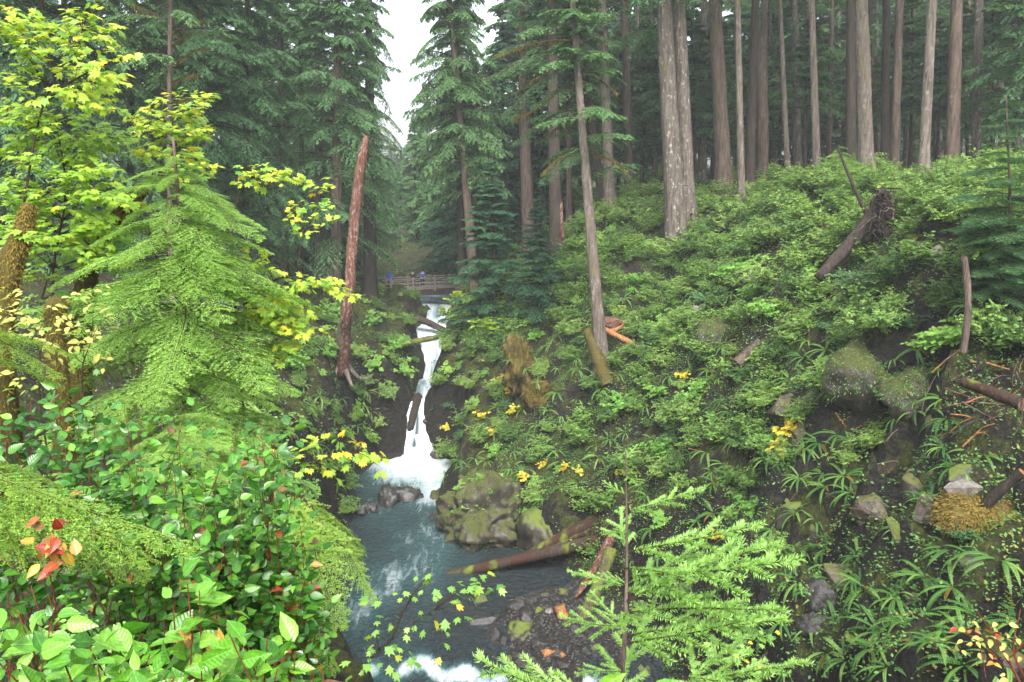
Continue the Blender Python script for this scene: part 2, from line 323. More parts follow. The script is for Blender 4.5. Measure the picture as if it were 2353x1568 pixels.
CTRL_XYZ = [
 (20,5,14.5),(30,15,19.5),(45,30,20.5),(45,60,20.5),(45,100,21),(20,90,20.5),(20,120,20.5),(8,100,19),(5,85,18),(60,160,24),(20,160,20),(3,130,15),(90,60,24),(90,160,27),(30,-10,17),
 (0,0,19.35),(-1,1.5,19.2),(1,1.5,19.1),(2.5,1.5,18.6),(0.6,3.4,17.6),(2.6,4,15.5),(-2,3,18.6),(-1.1,4,17.7),(-1.6,6,16.8),(-3,6,18.0),(-4,9,17.2),(-5,4,19.0),(-8,8,18.0),(-6,12,15.5),(-3,11,12.5),(0,6,13.5),(3.5,2,16.5),
 (-6,16,10.5),(-9,20,11.5),(-9.5,28,8),(-10.5,34,9.5),(-12.5,36,12),(-12,41,9.5),(-14.5,44,11.8),(-11.9,48,6.5),(-12.6,52,9.0),(-14.5,53,10.6),(-12.2,57,8),(-11.6,60,8.2),(-10,61.5,8.2),(-10.3,65,9.2),(-12.5,64,11.2),(-11,70,9.8),(-12.5,75,10.2),(-14,79,10.3),(-20,66,12.6),(-18,78,12.2),(-28,75,13.5),(-24,55,14),(-20,40,15),(-18,25,16),(-30,30,17.5),(-50,30,20),(-50,60,18),(-45,90,17),(-25,100,10.6),(-20,90,9.9),(-14.5,85,9.6),
 (-14,0,19),(-10,-10,20),(-40,0,20.5),(0,-10,20),(10,-12,15),(-22,120,10.5),(-26,160,12),(-60,150,20),(-5,100,9.6),(-3,86,11.5),(-2,80,11.8),(-6,150,11),(0,180,13),(-3,74,11.2),(-5,70,9.8),(-4.6,62,7.6),(-5.2,66,8.6),
]
# right of the falls the bank top carries the small firs
ctrl = np.array([aty(*c) for c in CTRL_PX] + [np.array(c, float) for c in CTRL_XYZ])
_d = np.linalg.norm(ctrl[:, None, :2] - ctrl[None, :, :2], axis=-1)
_n = len(ctrl); _A = np.zeros((_n + 3, _n + 3)); _A[:_n, :_n] = _d + np.eye(_n) * -0.15
_A[:_n, _n] = 1; _A[:_n, _n + 1:] = ctrl[:, :2]; _A[_n:, :_n] = _A[:_n, _n:].T
_w = np.linalg.solve(_A, np.concatenate([ctrl[:, 2], [0, 0, 0]]))
def rbf(x, y):
    out = np.empty(x.size); xf, yf = x.ravel(), y.ravel()
    for s in range(0, x.size, 40000):
        e = slice(s, s + 40000); d = np.sqrt((xf[e, None] - ctrl[None, :, 0]) ** 2 + (yf[e, None] - ctrl[None, :, 1]) ** 2)
        out[e] = d @ _w[:_n] + _w[_n] + _w[_n + 1] * xf[e] + _w[_n + 2] * yf[e]
    return out.reshape(x.shape)

LEFT_EDGE = [(8, -14), (4, 0), (1.5, 10), (-3.0, 20), (-7.2, 28), (-8.2, 34), (-9.1, 40), (-9.8, 48), (-11.0, 55), (-10.4, 57.6), (-8.6, 58.6)]
CH_LEFT = [(-8.2, 59.4), (-7.6, 60.4), (-7.6, 63), (-7.6, 66), (-7.7, 69), (-8.5, 72), (-7.9, 74.5), (-7.9, 77.5), (-9.5, 81), (-10.5, 90), (-9.6, 98)]
CH_RIGHT = [(-8.2, 98), (-6.8, 90), (-5.6, 81), (-6.2, 78), (-6.3, 75), (-6.1, 72), (-6.15, 69), (-6.4, 66), (-6.5, 63), (-6.45, 60.4), (-6.35, 59.4)]
RIGHT_EDGE = [(-5.9, 58.6), (-4.9, 56.5), (-4.7, 54), (-5.1, 50.5), (-4.6, 47.5), (-3.8, 44.4), (-1.9, 43.3), (0.2, 42.6), (1.9, 41.2), (3.6, 38.9), (5.2, 36.4), (6.6, 32.7), (7.2, 26), (7.2, 20), (7.6, 14), (10, 6), (15, -4), (20, -14)]
POLY = np.array(LEFT_EDGE + CH_LEFT + CH_RIGHT + RIGHT_EDGE, float)
def river_sd(x, y):
    """signed distance to the river: negative in the water"""
    xf, yf = x.ravel(), y.ravel(); best = np.full(xf.size, 1e9); inside = np.zeros(xf.size, bool); n = len(POLY)
    for i in range(n):
        ax, ay = POLY[i]; bx, by = POLY[(i + 1) % n]; dx, dy = bx - ax, by - ay
        t = np.clip(((xf - ax) * dx + (yf - ay) * dy) / (dx * dx + dy * dy), 0, 1)
        best = np.minimum(best, (xf - ax - t * dx) ** 2 + (yf - ay - t * dy) ** 2)
        c = ((ay > yf) != (by > yf)); xi = (bx - ax) * (yf - ay) / ((by - ay) if by != ay else 1e-9) + ax
        inside ^= c & (xf < xi)
    d = np.sqrt(best); return np.where(inside, -d, d).reshape(x.shape)
WL_Y = [-20, 10, 27, 30.2, 31.4, 32.8, 34.6, 58.8, 59.2, 59.7, 60.3, 66, 67.2, 69, 72, 74.5, 77.5, 80, 120, 200, 400]
WL_Z = [-2.2, -1.6, -1.1, -0.85, -0.75, -0.25, 0, 0, 1.3, 2.6, 3.8, 4.35, 5.3, 6.4, 7.2, 7.75, 8.4, 8.55, 9.2, 11, 16]
def water_level(y): return np.interp(y, WL_Y, WL_Z)
def bar(x, y):
    """the gravel bar under the right bank"""
    return sstep(1.25, 0.55, np.sqrt(((x - 3.3 - 0.1 * (y - 35)) / 4.6) ** 2 + ((y - 35.4) / 4.6) ** 2) + 0.4 * fbm(x * 0.45, y * 0.45, 0, 4, 5))
def Zexact(x, y):
    x = np.asarray(x, float); y = np.asarray(y, float)
    far = sstep(4, 12, np.hypot(x, y))
    wx = x + far * (0.55 * fbm(x * 0.45, y * 0.45, 3.1, 4, 11)); wy = y + far * (0.55 * fbm(x * 0.45, y * 0.45, 8.7, 4, 23))
    sd = river_sd(wx, wy)
    land = rbf(wx, wy) + far * (0.7 * fbm(x * 0.33, y * 0.33, 0, 3, 31) + 0.3 * fbm(x * 1.4, y * 1.4, 0, 3, 41))
    crag = sstep(5, 9, x) * sstep(36, 30, y) * sstep(9, 14, np.hypot(x, y)); land = land + crag * (1.1 * fbm(x * 0.55, y * 0.55, 1.3, 3, 91) + 1.5 * (0.5 - np.abs(fbm(x * 0.8, y * 0.35, 4.1, 3, 93))))
    lv = water_level(y)
    bed = lv - 0.55 + 0.66 * bar(x, y) * (y > 20) + 0.06 * fbm(x * 1.5, y * 1.5, 0, 3, 51)
    k = sstep(-0.15, np.where(y > 57, 1.5, 1.9), sd)
    ledge = 0.35 * np.sin(2.2 * k * PI + 2 * fbm(x * 0.6, y * 0.6, 0, 2, 61)) * k * (1 - k) * 4
    return bed + (np.maximum(land, lv + 0.3) - bed) * k + ledge * far
def axis(core0, core1, step, lo, hi, grow=1.13):
    a = list(np.arange(core0, core1 + 1e-6, step)); s = step
    while a[-1] < hi: s *= grow; a.append(min(a[-1] + s, hi))
    s = step
    while a[0] > lo: s *= grow; a.insert(0, max(a[0] - s, lo))
    return np.array(a)
GX = axis(-17, 25, 0.3, -130, 150); GY = axis(1, 82, 0.3, -34, 400)
XX, YY = np.meshgrid(GX, GY, indexing='ij'); ZZ = Zexact(XX, YY)
def Z(x, y):
    x = np.asarray(x, float); y = np.asarray(y, float)
    i = np.clip(np.searchsorted(GX, x) - 1, 0, len(GX) - 2); j = np.clip(np.searchsorted(GY, y) - 1, 0, len(GY) - 2)
    fx = np.clip((x - GX[i]) / (GX[i + 1] - GX[i]), 0, 1); fy = np.clip((y - GY[j]) / (GY[j + 1] - GY[j]), 0, 1)
    return ZZ[i, j] * (1 - fx) * (1 - fy) + ZZ[i + 1, j] * fx * (1 - fy) + ZZ[i, j + 1] * (1 - fx) * fy + ZZ[i + 1, j + 1] * fx * fy
def Znormal(x, y, e=0.35):
    n = np.stack([-(Z(x + e, y) - Z(x - e, y)) / (2 * e), -(Z(x, y + e) - Z(x, y - e)) / (2 * e), np.ones_like(np.asarray(x, float))], -1)
    return unit(n)
def ground(px, y):
    """spot on the ground at distance y ahead under a column of the photograph"""
    z = 12.0
    for _ in range(12):
        w = y * CP + (21 - z) * SP; x = (px - 1176.5) / FPX * w; z = float(Z(x, y))
    return np.array([x, y, z])
def hit(px, py, wmin=1.5, wmax=200):
    """where lines of sight meet the ground (arrays); rows without a hit are nan"""
    px = np.atleast_1d(np.asarray(px, float)); py = np.atleast_1d(np.asarray(py, float))
    ws = np.concatenate([np.arange(wmin, 90, 0.2), np.arange(90, wmax, 1.0)]); out = np.full((len(px), 3), np.nan); done = np.zeros(len(px), bool)
    u = (px - 1176.5) / FPX; v = (784 - py) / FPX; D = np.stack([u, CP + v * SP, -SP + v * CP], -1)
    for w in ws:
        P = CAM + D * w; h = (~done) & (P[:, 2] <= np.maximum(Z(P[:, 0], P[:, 1]), water_level(P[:, 1])))
        out[h] = P[h]; done |= h
    return out
def hit1(px, py): return hit([px], [py])[0]

nx, ny = len(GX), len(GY); I = np.arange(nx * ny).reshape(nx, ny)
TV = np.stack([XX, YY, ZZ], -1).reshape(-1, 3)
TF = np.stack([I[:-1, :-1], I[1:, :-1], I[1:, 1:], I[:-1, 1:]], -1).reshape(-1, 4)
tag(new_obj('ground', mk_mesh('ground', TV, TF, M['terrain'], True)), kind='structure')

# ------------------------------------------------------------------ water
def water_mat(name, deep=(0.02, 0.028, 0.03), rough=0.12):
    m, n, l, p = nodes(name); a = n.new('ShaderNodeAttribute'); a.attribute_name = 'foam'
    tc = n.new('ShaderNodeTexCoord')
    v = mapped(n, l, (1.0, 0.22, 1.0)); s = tex_noise(n, l, 2.6, 6, 0.62, v, 0.8)
    v2 = mapped(n, l, (1, 1, 1)); r = tex_noise(n, l, 3.2, 4, 0.6, v2, 0.6); r2 = tex_noise(n, l, 11, 3, 0.6, v2, 0.3)
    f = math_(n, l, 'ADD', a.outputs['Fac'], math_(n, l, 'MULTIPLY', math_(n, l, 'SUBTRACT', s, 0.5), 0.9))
    fo = ramp(n, l, f, [(0.33, (0, 0, 0)), (1.0, (1, 1, 1))])  # whitens foam and the pool's painted sky sheen alike
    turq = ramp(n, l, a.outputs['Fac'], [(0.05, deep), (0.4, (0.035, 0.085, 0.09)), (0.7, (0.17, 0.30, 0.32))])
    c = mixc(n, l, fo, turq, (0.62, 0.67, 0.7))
    l.new(c, p.inputs['Base Color']); p.inputs['IOR'].default_value = 1.33
    ro = n.new('ShaderNodeMapRange'); l.new(fo, ro.inputs[0]); ro.inputs[3].default_value = rough; ro.inputs[4].default_value = 0.75; l.new(ro.outputs[0], p.inputs['Roughness'])
    bump(n, l, p, math_(n, l, 'ADD', r, math_(n, l, 'MULTIPLY', r2, 0.3)), 1.0, 0.4)
    return m
M['water'] = water_mat('pool_water')
def falls_mat():
    m, n, l, p = nodes('falling_water'); a = n.new('ShaderNodeAttribute'); a.attribute_name = 'foam'
    v = mapped(n, l, (3.2, 0.35, 0.35)); s = tex_noise(n, l, 2.0, 6, 0.6, v, 0.5)
    f = math_(n, l, 'ADD', a.outputs['Fac'], math_(n, l, 'MULTIPLY', math_(n, l, 'SUBTRACT', s, 0.5), 1.3))
    c = ramp(n, l, f, [(0.12, (0.03, 0.045, 0.05)), (0.42, (0.16, 0.22, 0.25)), (0.75, (0.36, 0.42, 0.46)), (1.0, (0.55, 0.59, 0.62))])
    l.new(c, p.inputs['Base Color']); p.inputs['Roughness'].default_value = 0.5; p.inputs['Specular IOR Level'].default_value = 0.3
    bump(n, l, p, s, 0.5, 0.08); return m
M['falls'] = falls_mat()
# pool and lower rapid
wx = axis(-11, 8, 0.18, -14, 22, 1.3); wy = axis(26, 59.2, 0.18, -16, 59.2, 1.3)
PX, PY = np.meshgrid(wx, wy, indexing='ij'); FALL = np.array([-7.2, 58.7])
dx, dy = PX - FALL[0], PY - FALL[1]; dist = np.hypot(dx * (1.15 + 0 * dy), dy * 0.72)
foam = np.exp(-(dist / 2.7) ** 2) * 1.25 + 0.5 * np.exp(-(dist / 5.6) ** 2) + 0.22 * np.exp(-(dist / 4) ** 2) * fbm(PX * 0.9, PY * 0.9, 0, 3, 72)
jet = np.exp(-((PX + 5.7 + 0.02 * (PY - 50) - 0.35 * np.sin(PY * 0.5)) / 1.0) ** 2) * sstep(44, 55, PY) * 0.35
drift_sheen = np.exp(-((PX + 5.6 - 0.5 * np.sin(PY * 0.32) + 0.06 * (46 - PY)) / 3.6) ** 2) * sstep(60, 48, PY) * sstep(27, 38, PY) * (0.2 + 0.26 * fbm(PX * 0.4, PY * 0.25, 0, 4, 79))  # thin foam film, doubling as sky reflection painted into the water colour
lv = water_level(PY)
rap = np.exp(-((PY - 32.0 - 0.5 * np.sin(PX * 1.1) - 0.4 * np.sin(PX * 2.9 + 1)) / 0.45) ** 2) * 0.85 * sstep(5.5, 3.0, PX)
rap += sstep(31.8, 28, PY) * 0.3
shift = 0.5 * np.sin(PX * 1.1) + 0.4 * np.sin(PX * 2.9 + 1)
lv = np.where(PY < 40, water_level(PY - shift * sstep(40, 34, PY)), lv)
zw = lv + 0.35 * np.exp(-(dist / 1.5) ** 2) + 0.05 * foam * fbm(PX * 2, PY * 2, 0, 3, 71) + 0.03 * fbm(PX * 2.2, PY * 1.6, 0, 3, 73) + 0.07 * sstep(33, 30, PY) * fbm(PX * 1.2, PY * 1.2, 0, 3, 75)
foam = foam + jet + drift_sheen + rap * (0.7 + 0.5 * fbm(PX * 0.9, PY * 0.5, 0, 3, 77))  # real foam plus the painted sky sheen, in one attribute
a, b = PX.shape; J = np.arange(a * b).reshape(a, b)
WF = np.stack([J[:-1, :-1], J[1:, :-1], J[1:, 1:], J[:-1, 1:]], -1).reshape(-1, 4)
sdw = river_sd(PX, PY).ravel(); keep = (sdw[WF] < 1.6).any(1)
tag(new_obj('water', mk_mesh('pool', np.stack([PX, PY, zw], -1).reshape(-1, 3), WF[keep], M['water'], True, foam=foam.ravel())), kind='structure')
# stream above the pool, lip to lip
def sheet(name, y0, y1, n_along, lift, foamfn, mat, inset=0.0, bulge=0.0):
    yy = np.linspace(y0, y1, n_along); L = np.interp(yy, [p[1] for p in LEFT_EDGE[-1:] + CH_LEFT], [p[0] for p in LEFT_EDGE[-1:] + CH_LEFT])
    R = np.interp(yy, [p[1] for p in reversed(CH_RIGHT + RIGHT_EDGE[:1])][0:0] or sorted(p[1] for p in CH_RIGHT + RIGHT_EDGE[:1]), [p[0] for p in sorted(CH_RIGHT + RIGHT_EDGE[:1], key=lambda q: q[1])])
    u = np.linspace(-0.15, 1.15, 40); UU, VV = np.meshgrid(u, yy, indexing='ij')
    X = L[None] * (1 - UU) + R[None] * UU + inset
    z = water_level(VV) + lift + bulge * np.sin(np.clip(UU, 0, 1) * PI) + 0.10 * fbm(X * 1.6, VV * 0.6, 0, 3, 81) * lift / 0.15
    V = np.stack([X, VV, z], -1).reshape(-1, 3); K = np.arange(V.shape[0]).reshape(UU.shape)
    F = np.stack([K[:-1, :-1], K[1:, :-1], K[1:, 1:], K[:-1, 1:]], -1).reshape(-1, 4)
    return tag(new_obj(name, mk_mesh(name, V, F, mat, True, foam=foamfn(UU, VV, X).ravel())), kind='structure')
def foam_low(u, y, x):
    gap = np.exp(-((u - 0.42 - 0.05 * np.sin(y * 5)) / 0.09) ** 2) * sstep(60.4, 59.6, y) * sstep(58.7, 59.0, y) * 0.9
    return 0.95 - gap - 0.25 * sstep(60.2, 61.5, y)
sheet('waterfall', 58.5, 61.2, 60, 0.14, foam_low, M['falls'], 0.0, 0.18)
sheet('stream', 61.0, 66.6, 40, 0.1, lambda u, y, x: 0.35 + 0.3 * np.exp(-((u - 0.6) / 0.3) ** 2) + 0.4 * sstep(65, 66.2, y), M['falls'])
sheet('waterfall', 66.0, 79.0, 110, 0.12, lambda u, y, x: 0.85 - 0.45 * np.exp(-((u - 0.45) / 0.2) ** 2) * sstep(73.5, 75.5, y) - 0.25 * sstep(70, 66.5, y) * (u > 0.5), M['falls'], 0.0, 0.1)
sheet('river', 79.0, 97.5, 40, 0.02, lambda u, y, x: 0.34 + 0.22 * np.sin(y * 2 + 3 * u), M['falls'])

# ------------------------------------------------------------------ the misty air
bm = bmesh.new(); bmesh.ops.create_cube(bm, size=1.0)
me = bpy.data.meshes.new('haze'); bm.to_mesh(me); bm.free()
HZ = new_obj('haze', me); HZ.location = (10, 181, 31.5); HZ.scale = (290, 450, 87); tag(HZ, kind='stuff')
m, n, l, p = nodes('mist'); n.remove(p); pv = n.new('ShaderNodeVolumePrincipled'); pv.inputs['Color'].default_value = (0.93, 0.97, 1.0, 1); pv.inputs['Density'].default_value = HAZE_DENSITY
pv.inputs['Anisotropy'].default_value = 0.1
l.new(pv.outputs[0], n['Material Output'].inputs['Volume']); me.materials.append(m)

# ------------------------------------------------------------------ conifers
def crown_mesh(name, seed, H, R, nb, n2, k, leafL, leafW, mat, droop=0.35, up=0.15, ang2=0.95, shape='cone', dens_low=1.0, sag=0.25):
    """branches set round a trunk of crown height H (z from 0), every branch a flat drooping spray of twigs; radius R at the foot"""
    r = np.random.default_rng(seed)
    hb = np.sort(r.random(nb) ** 0.85) * H * 0.985; t = hb / H
    prof = (1 - t) ** 0.75 if shape == 'cone' else np.minimum(1, (1 - t) * 2.2) ** 0.8
    Lb = R * prof * r.uniform(0.55, 1.12, nb) + 0.12 * R * (1 - t)
    az = (np.arange(nb) * 2.39996 + r.normal(0, 0.35, nb))
    upb = up + 0.35 * t + r.normal(0, 0.08, nb); dr = droop * r.uniform(0.6, 1.4, nb)
    d0 = np.stack([np.cos(az), np.sin(az), 0 * az], -1); lat = np.stack([-np.sin(az), np.cos(az), 0 * az], -1)
    # twigs along every branch
    tt = np.clip((np.arange(n2)[None] + r.random((nb, n2))) / n2 * 0.93 + 0.07, 0, 1)
    side = np.where((np.arange(n2)[None] + r.integers(0, 2, (nb, 1))) % 2 == 0, 1.0, -1.0)
    def pos(q): return np.stack([0 * q, 0 * q, hb[:, None] + 0 * q], -1) + d0[:, None] * (Lb[:, None] * q)[..., None] + np.array([0, 0, 1.0]) * (Lb[:, None] * (upb[:, None] * q - dr[:, None] * q * q))[..., None]
    P = pos(tt); T = unit(pos(tt + 0.01) - pos(tt - 0.01))
    a2 = ang2 + r.normal(0, 0.18, (nb, n2))
    D = T * np.cos(a2)[..., None] + lat[:, None] * (side * np.sin(a2))[..., None] + np.array([0, 0, -1.0]) * r.uniform(0.05, 0.4, (nb, n2))[..., None]
    D = unit(D)
    L2 = Lb[:, None] * 0.40 * np.clip(1.08 - tt, 0, 1) ** 0.8 * np.clip(0.35 + tt * 3, 0, 1) * r.uniform(0.6, 1.2, (nb, n2)) + leafL * 0.8
    P, D, L2 = P.reshape(-1, 3), D.reshape(-1, 3), L2.ravel()
    # needle sprigs along every twig
    m = len(P); s = (np.arange(k)[None] + r.random((m, k))) / k; sg = np.where(np.arange(k)[None] % 2 == 0, 1.0, -1.0)
    Q = P[:, None] + D[:, None] * (L2[:, None] * s)[..., None] + np.array([0, 0, -1.0]) * (sag * L2[:, None] * s * s)[..., None]
    X = unit(np.cross(D, np.array([0, 0, 1.0])))
    a3 = r.uniform(0.35, 1.0, (m, k))
    D3 = D[:, None] * np.cos(a3)[..., None] + X[:, None] * (sg * np.sin(a3))[..., None] + np.array([0, 0, -1.0]) * r.uniform(0.0, 0.55, (m, k))[..., None]
    N3 = np.array([0, 0, 1.0]) + r.normal(0, 0.35, (m, k, 3))
    LL = leafL * r.uniform(0.6, 1.25, (m, k)) * (1.1 - 0.45 * s); WW = leafW * r.uniform(0.7, 1.3, (m, k))
    V, F = leaflets(Q.reshape(-1, 3), D3.reshape(-1, 3), N3.reshape(-1, 3), LL.ravel(), WW.ravel())
    var = np.repeat(np.clip(0.25 + 0.5 * r.random((m, 1)) + 0.3 * (s - 0.5) + r.normal(0, 0.08, (m, k)), 0, 1).ravel(), 4)
    # the wood of the branches
    parts = [(V, F)]; nv = len(V); q6 = np.linspace(0, 0.95, 6)
    Pb = pos(np.broadcast_to(q6, (nb, 6)))
    for b in range(nb): parts.append(tube(Pb[b], np.linspace(0.014 * Lb[b] + 0.012, 0.006, 6), 3, cap=False))
    V2, Fs = join(parts); var = np.concatenate([var, np.zeros(len(V2) - nv)])
    midx = np.zeros(sum(len(f) for f in Fs), int); midx[len(F):] = 1
    return mk_mesh(name, V2, Fs, mats=[mat, M['bark_dark']], var=var, midx=midx)

CROWN = {}
for i in range(3): CROWN[('hem', i)] = crown_mesh('hemlock_crown', 100 + i, 24, 5.8, 120, 32, 16, 0.32, 0.10, M['hemlock'], droop=0.45)
for i in range(2): CROWN[('fir', i)] = crown_mesh('fir_crown', 120 + i, 14, 3.6, 110, 26, 16, 0.26, 0.085, M['fir_blue'], droop=0.22, up=0.02, sag=0.1)
for i in range(2): CROWN[('far', i)] = crown_mesh('far_crown', 140 + i, 26, 5.4, 110, 20, 11, 0.6, 0.20, M['hemlock'], droop=0.45)
for i in range(2): CROWN[('farfir', i)] = crown_mesh('far_fir_crown', 150 + i, 26, 5.2, 110, 20, 11, 0.55, 0.18, M['fir_blue'], droop=0.4)
for i in range(3): CROWN[('thin', i)] = crown_mesh('sparse_crown', 160 + i, 18, 4.6, 34, 26, 16, 0.32, 0.10, M['hemlock'], droop=0.3)
for i in range(3): CROWN[('under', i)] = crown_mesh('understory_crown', 180 + i, 10, 4.0, 64, 28, 16, 0.28, 0.09, M['hemlock'], droop=0.4, up=0.2)
CROWN_H = {'hem': 24, 'fir': 14, 'far': 26, 'farfir': 26, 'thin': 18, 'under': 10}

def trunk_mesh(name, H, r0, top, mat, seed, flare=1.5, rtop=0.25, bend=0.0, sides=14, rings=26):
    """tapered stem from z=0 to H leaning to the horizontal offset top, flared at the root"""
    r = np.random.default_rng(seed); t = np.linspace(0, 1, rings) ** 1.25; a = np.linspace(0, 2 * PI, sides, endpoint=False)
    c = np.stack([top[0] * t + bend * np.sin(t * PI) * 1.0, top[1] * t + 0.5 * bend * np.sin(t * 5), H * t], -1)
    rad = r0 * (1 - (1 - rtop) * t) * (1 + (flare - 1) * np.exp(-t * H / (1.6 * r0 + 0.2)))
    R = rad[:, None] * (1 + 0.05 * np.sin(a * 3 + r.random() * 6)[None] + 0.035 * r.normal(size=(rings, sides))) * (1 + 0.16 * np.exp(-t * H / 0.8)[:, None] * np.sin(a * 5 + r.random() * 6)[None])
    V = c[:, None] + np.stack([R * np.cos(a), R * np.sin(a), np.zeros_like(R)], -1)
    V[0, :, 2] -= 0.8
    V = V.reshape(-1, 3); i = np.arange(rings - 1)[:, None] * sides; j = np.arange(sides)[None]; k = (j + 1) % sides
    F = np.stack([i + j, i + k, i + sides + k, i + sides + j], -1).reshape(-1, 4)
    V = np.concatenate([V, c[-1:]]); b = (rings - 1) * sides; j = np.arange(sides)
    return mk_mesh(name, V, [F, np.stack([b + j, b + (j + 1) % sides, np.full(sides, len(V) - 1)], 1)], mat, True)

tree_no = [0]
COLS = [(1280, 'the dark crest trunk'), (1402, 'the straight pale grey trunk'), (1555, 'the thick twin trunks'), (1665, 'the reddish flared trunk'), (1722, 'the dark knobbed trunk'), (1812, 'the very slender pale trunk'), (1878, 'the slender moss sided trunk'), (1992, 'the thick pale grey trunk'), (2054, 'the brown peeling trunk'), (2121, 'the pale scaly trunk'), (2186, 'the thick scaly brown trunk'), (2240, 'the trunk with the hooked mossy limb'), (2312, 'the airy fir at the margin'),
        (20, 'the tall forked maple'), (200, 'the slanting mossy trunk'), (375, 'the dark heavy left trunk'), (470, 'the bright hemlock sapling'), (652, 'the brown trunk above the maple sprays'), (735, 'the straight grey brown trunk'), (775, 'the layered hemlock'), (850, 'the dark trunk by the footbridge'), (1010, 'the footbridge'), (1092, 'the shaggy leaning hemlock'), (1135, 'the layered young fir'), (1218, 'the brown mossy trunk')]
def col_of(px): return min(COLS, key=lambda c: abs(c[0] - px))[1]
def tree(px, y, wpx, pxtop, label, mat='bark_grey', H=34, kind='hem', start=None, rad=1.0, group=None, name='conifer', hts=None, stubs=0, lean_y=0.0, bend=None, x=None, dz=0.0):
    """px: column of the foot; pxtop: column where the stem leaves the top of the frame; wpx: stem width in photo pixels"""
    tree_no[0] += 1; s = tree_no[0]
    g = ground(px, y) if x is None else np.array([x, y, float(Z(x, y))]); g[2] += dz
    w = y * CP + (21 - g[2]) * SP
    r0 = 0.5 * wpx * w / FPX
    if pxtop is None: lx = 0
    else:
        P1 = aty(pxtop, 0, y); lx = (P1[0] - g[0]) / max(P1[2] - g[2], 4) * H
    e = empty(name, g, label, 'tree', group)
    top = (lx, lean_y)
    new_obj('trunk', trunk_mesh('trunk', H, r0, top, M[mat], s, bend=(random.uniform(-0.25, 0.25) if bend is None else bend), rings=26 if group is None else 16, sides=14 if group is None else 9), e)
    if kind:
        cv = CROWN[(kind, s % sum(1 for q in CROWN if q[0] == kind))]
        st = H * 0.3 if start is None else start; hc = H * 1.01 - st; sz = hc / CROWN_H[kind]
        f = st / H
        Mx = Matrix.Translation((top[0] * f, top[1] * f, st)) @ Matrix(((1, 0, top[0] / H, 0), (0, 1, top[1] / H, 0), (0, 0, 1, 0), (0, 0, 0, 1))) @ Matrix.Rotation(s * 2.1, 4, 'Z') @ Matrix.Diagonal((rad, rad, sz, 1))
        o = new_obj('crown', cv, e); o.matrix_local = Matrix.Translation((top[0] * f, top[1] * f, st)) @ Matrix.Rotation(s * 2.1, 4, 'Z') @ Matrix.Diagonal((rad, rad, sz, 1))
        if hypot2(top) > 1: o.matrix_local = Matrix.Translation((top[0] * f, top[1] * f, st)) @ Vector((top[0], top[1], H)).to_track_quat('Z', 'Y').to_matrix().to_4x4() @ Matrix.Rotation(s * 2.1, 4, 'Z') @ Matrix.Diagonal((rad, rad, sz, 1))
    if stubs:
        rr = np.random.default_rng(s + 900)
        for q in range(stubs):
            zz = rr.uniform(1.5, 16); a = rr.uniform(0, 2 * PI); f = zz / H; L = rr.uniform(0.15, 0.6)
            p0 = np.array([top[0] * f, top[1] * f, zz]); d = np.array([math.cos(a), math.sin(a), rr.uniform(-0.3, 0.2)])
            V, F = tube([p0 + d * r0 * 0.8, p0 + d * (r0 + L * 0.5), p0 + d * (r0 + L) + [0, 0, -0.1 * L]], [0.03, 0.022, 0.008], 4)
            new_obj('dead_stub', mk_mesh('dead_stub', V, F, M['bark_dark']), e)
    return e
def hypot2(t): return math.hypot(t[0], t[1])

# hanging moss on the limbs of a few trees
def moss_strips(P, L, W, seed):
    r = np.random.default_rng(seed); n = len(P)
    return leaflets(P, np.array([0, 0, -1.0]) + r.normal(0, 0.15, (n, 3)), r.normal(0, 1, (n, 3)), L, W)
def mossy_limb(parent, base, tip, seed, r0=0.07, moss=True, foliage=None, droop=0.0, mat='moss_trunk'):
    """a limb from base to tip (world), draped with moss, as a part of its tree"""
    loc = np.array(parent.location); r = np.random.default_rng(seed)
    b, t = np.asarray(base) - loc, np.asarray(tip) - loc; L = np.linalg.norm(t - b)
    pts = spline([b, b + (t - b) * 0.35 + [0, 0, 0.06 * L], b + (t - b) * 0.7 + [0, 0, 0.04 * L] + r.normal(0, 0.03 * L, 3), t], 12)
    V, F = tube(pts, np.linspace(r0, r0 * 0.25, 12), 6, wob=0.1, r=r)
    limb = new_obj('limb', mk_mesh('limb', V, F, M[mat], True), parent)
    if moss:
        n = int(90 * L); q = r.random(n); Pm = np.stack([np.interp(q, np.linspace(0, 1, 12), pts[:, c]) for c in range(3)], -1) + r.normal(0, r0 * 0.5, (n, 3))
        V, F = moss_strips(Pm, r.uniform(0.08, 0.4, n) * r.uniform(0.3, 1, n), np.full(n, 0.05), seed)
        new_obj('hanging_moss', mk_mesh('hanging_moss', V, F, M['moss_hang'], var=np.repeat(r.random(n), 4)), limb)
    return limb

GR = 'tall bare trunks on the right plateau'
t_lean = tree(1385, 48, 31, 1318, 'slender leaning conifer with mossy limbs rooted beside the orange cut logs', 'bark_pale', 26, 'thin', 10.5, 0.9, stubs=10)
tree(1555, 57, 47, 1530, 'thick furrowed twin trunk standing alone on the slope, the reddish front one', 'bark_grey', 40, 'thin', 15, 1.0, stubs=4)
tree(1582, 58.6, 38, 1557, 'grey rear stem of the twin trunks on the slope', 'bark_grey', 40, 'thin', 16, 0.9)
tree(1402, 68, 26, 1390, 'straight pale grey trunk behind the leaning mossy conifer', 'bark_pale', 38, 'thin', 16)
tree(1388, 71, 21, 1320, 'dark trunk leaning left across the pale grey one', 'bark_dark', 34, 'thin', 14)
tree(1447, 76, 22, 1436, 'brown trunk between the pale grey trunk and the thick twin trunks', 'bark_brown', 38, 'thin', 14)
tree(1280, 64, 31, 1275, 'dark thick trunk at the left end of the leafy bank crest', 'bark_dark', 36, 'thin', 13)
tree(1307, 70, 16, 1305, 'thin dark trunk next to the thick trunk at the bank crest', 'bark_dark', 30, 'far', 12)
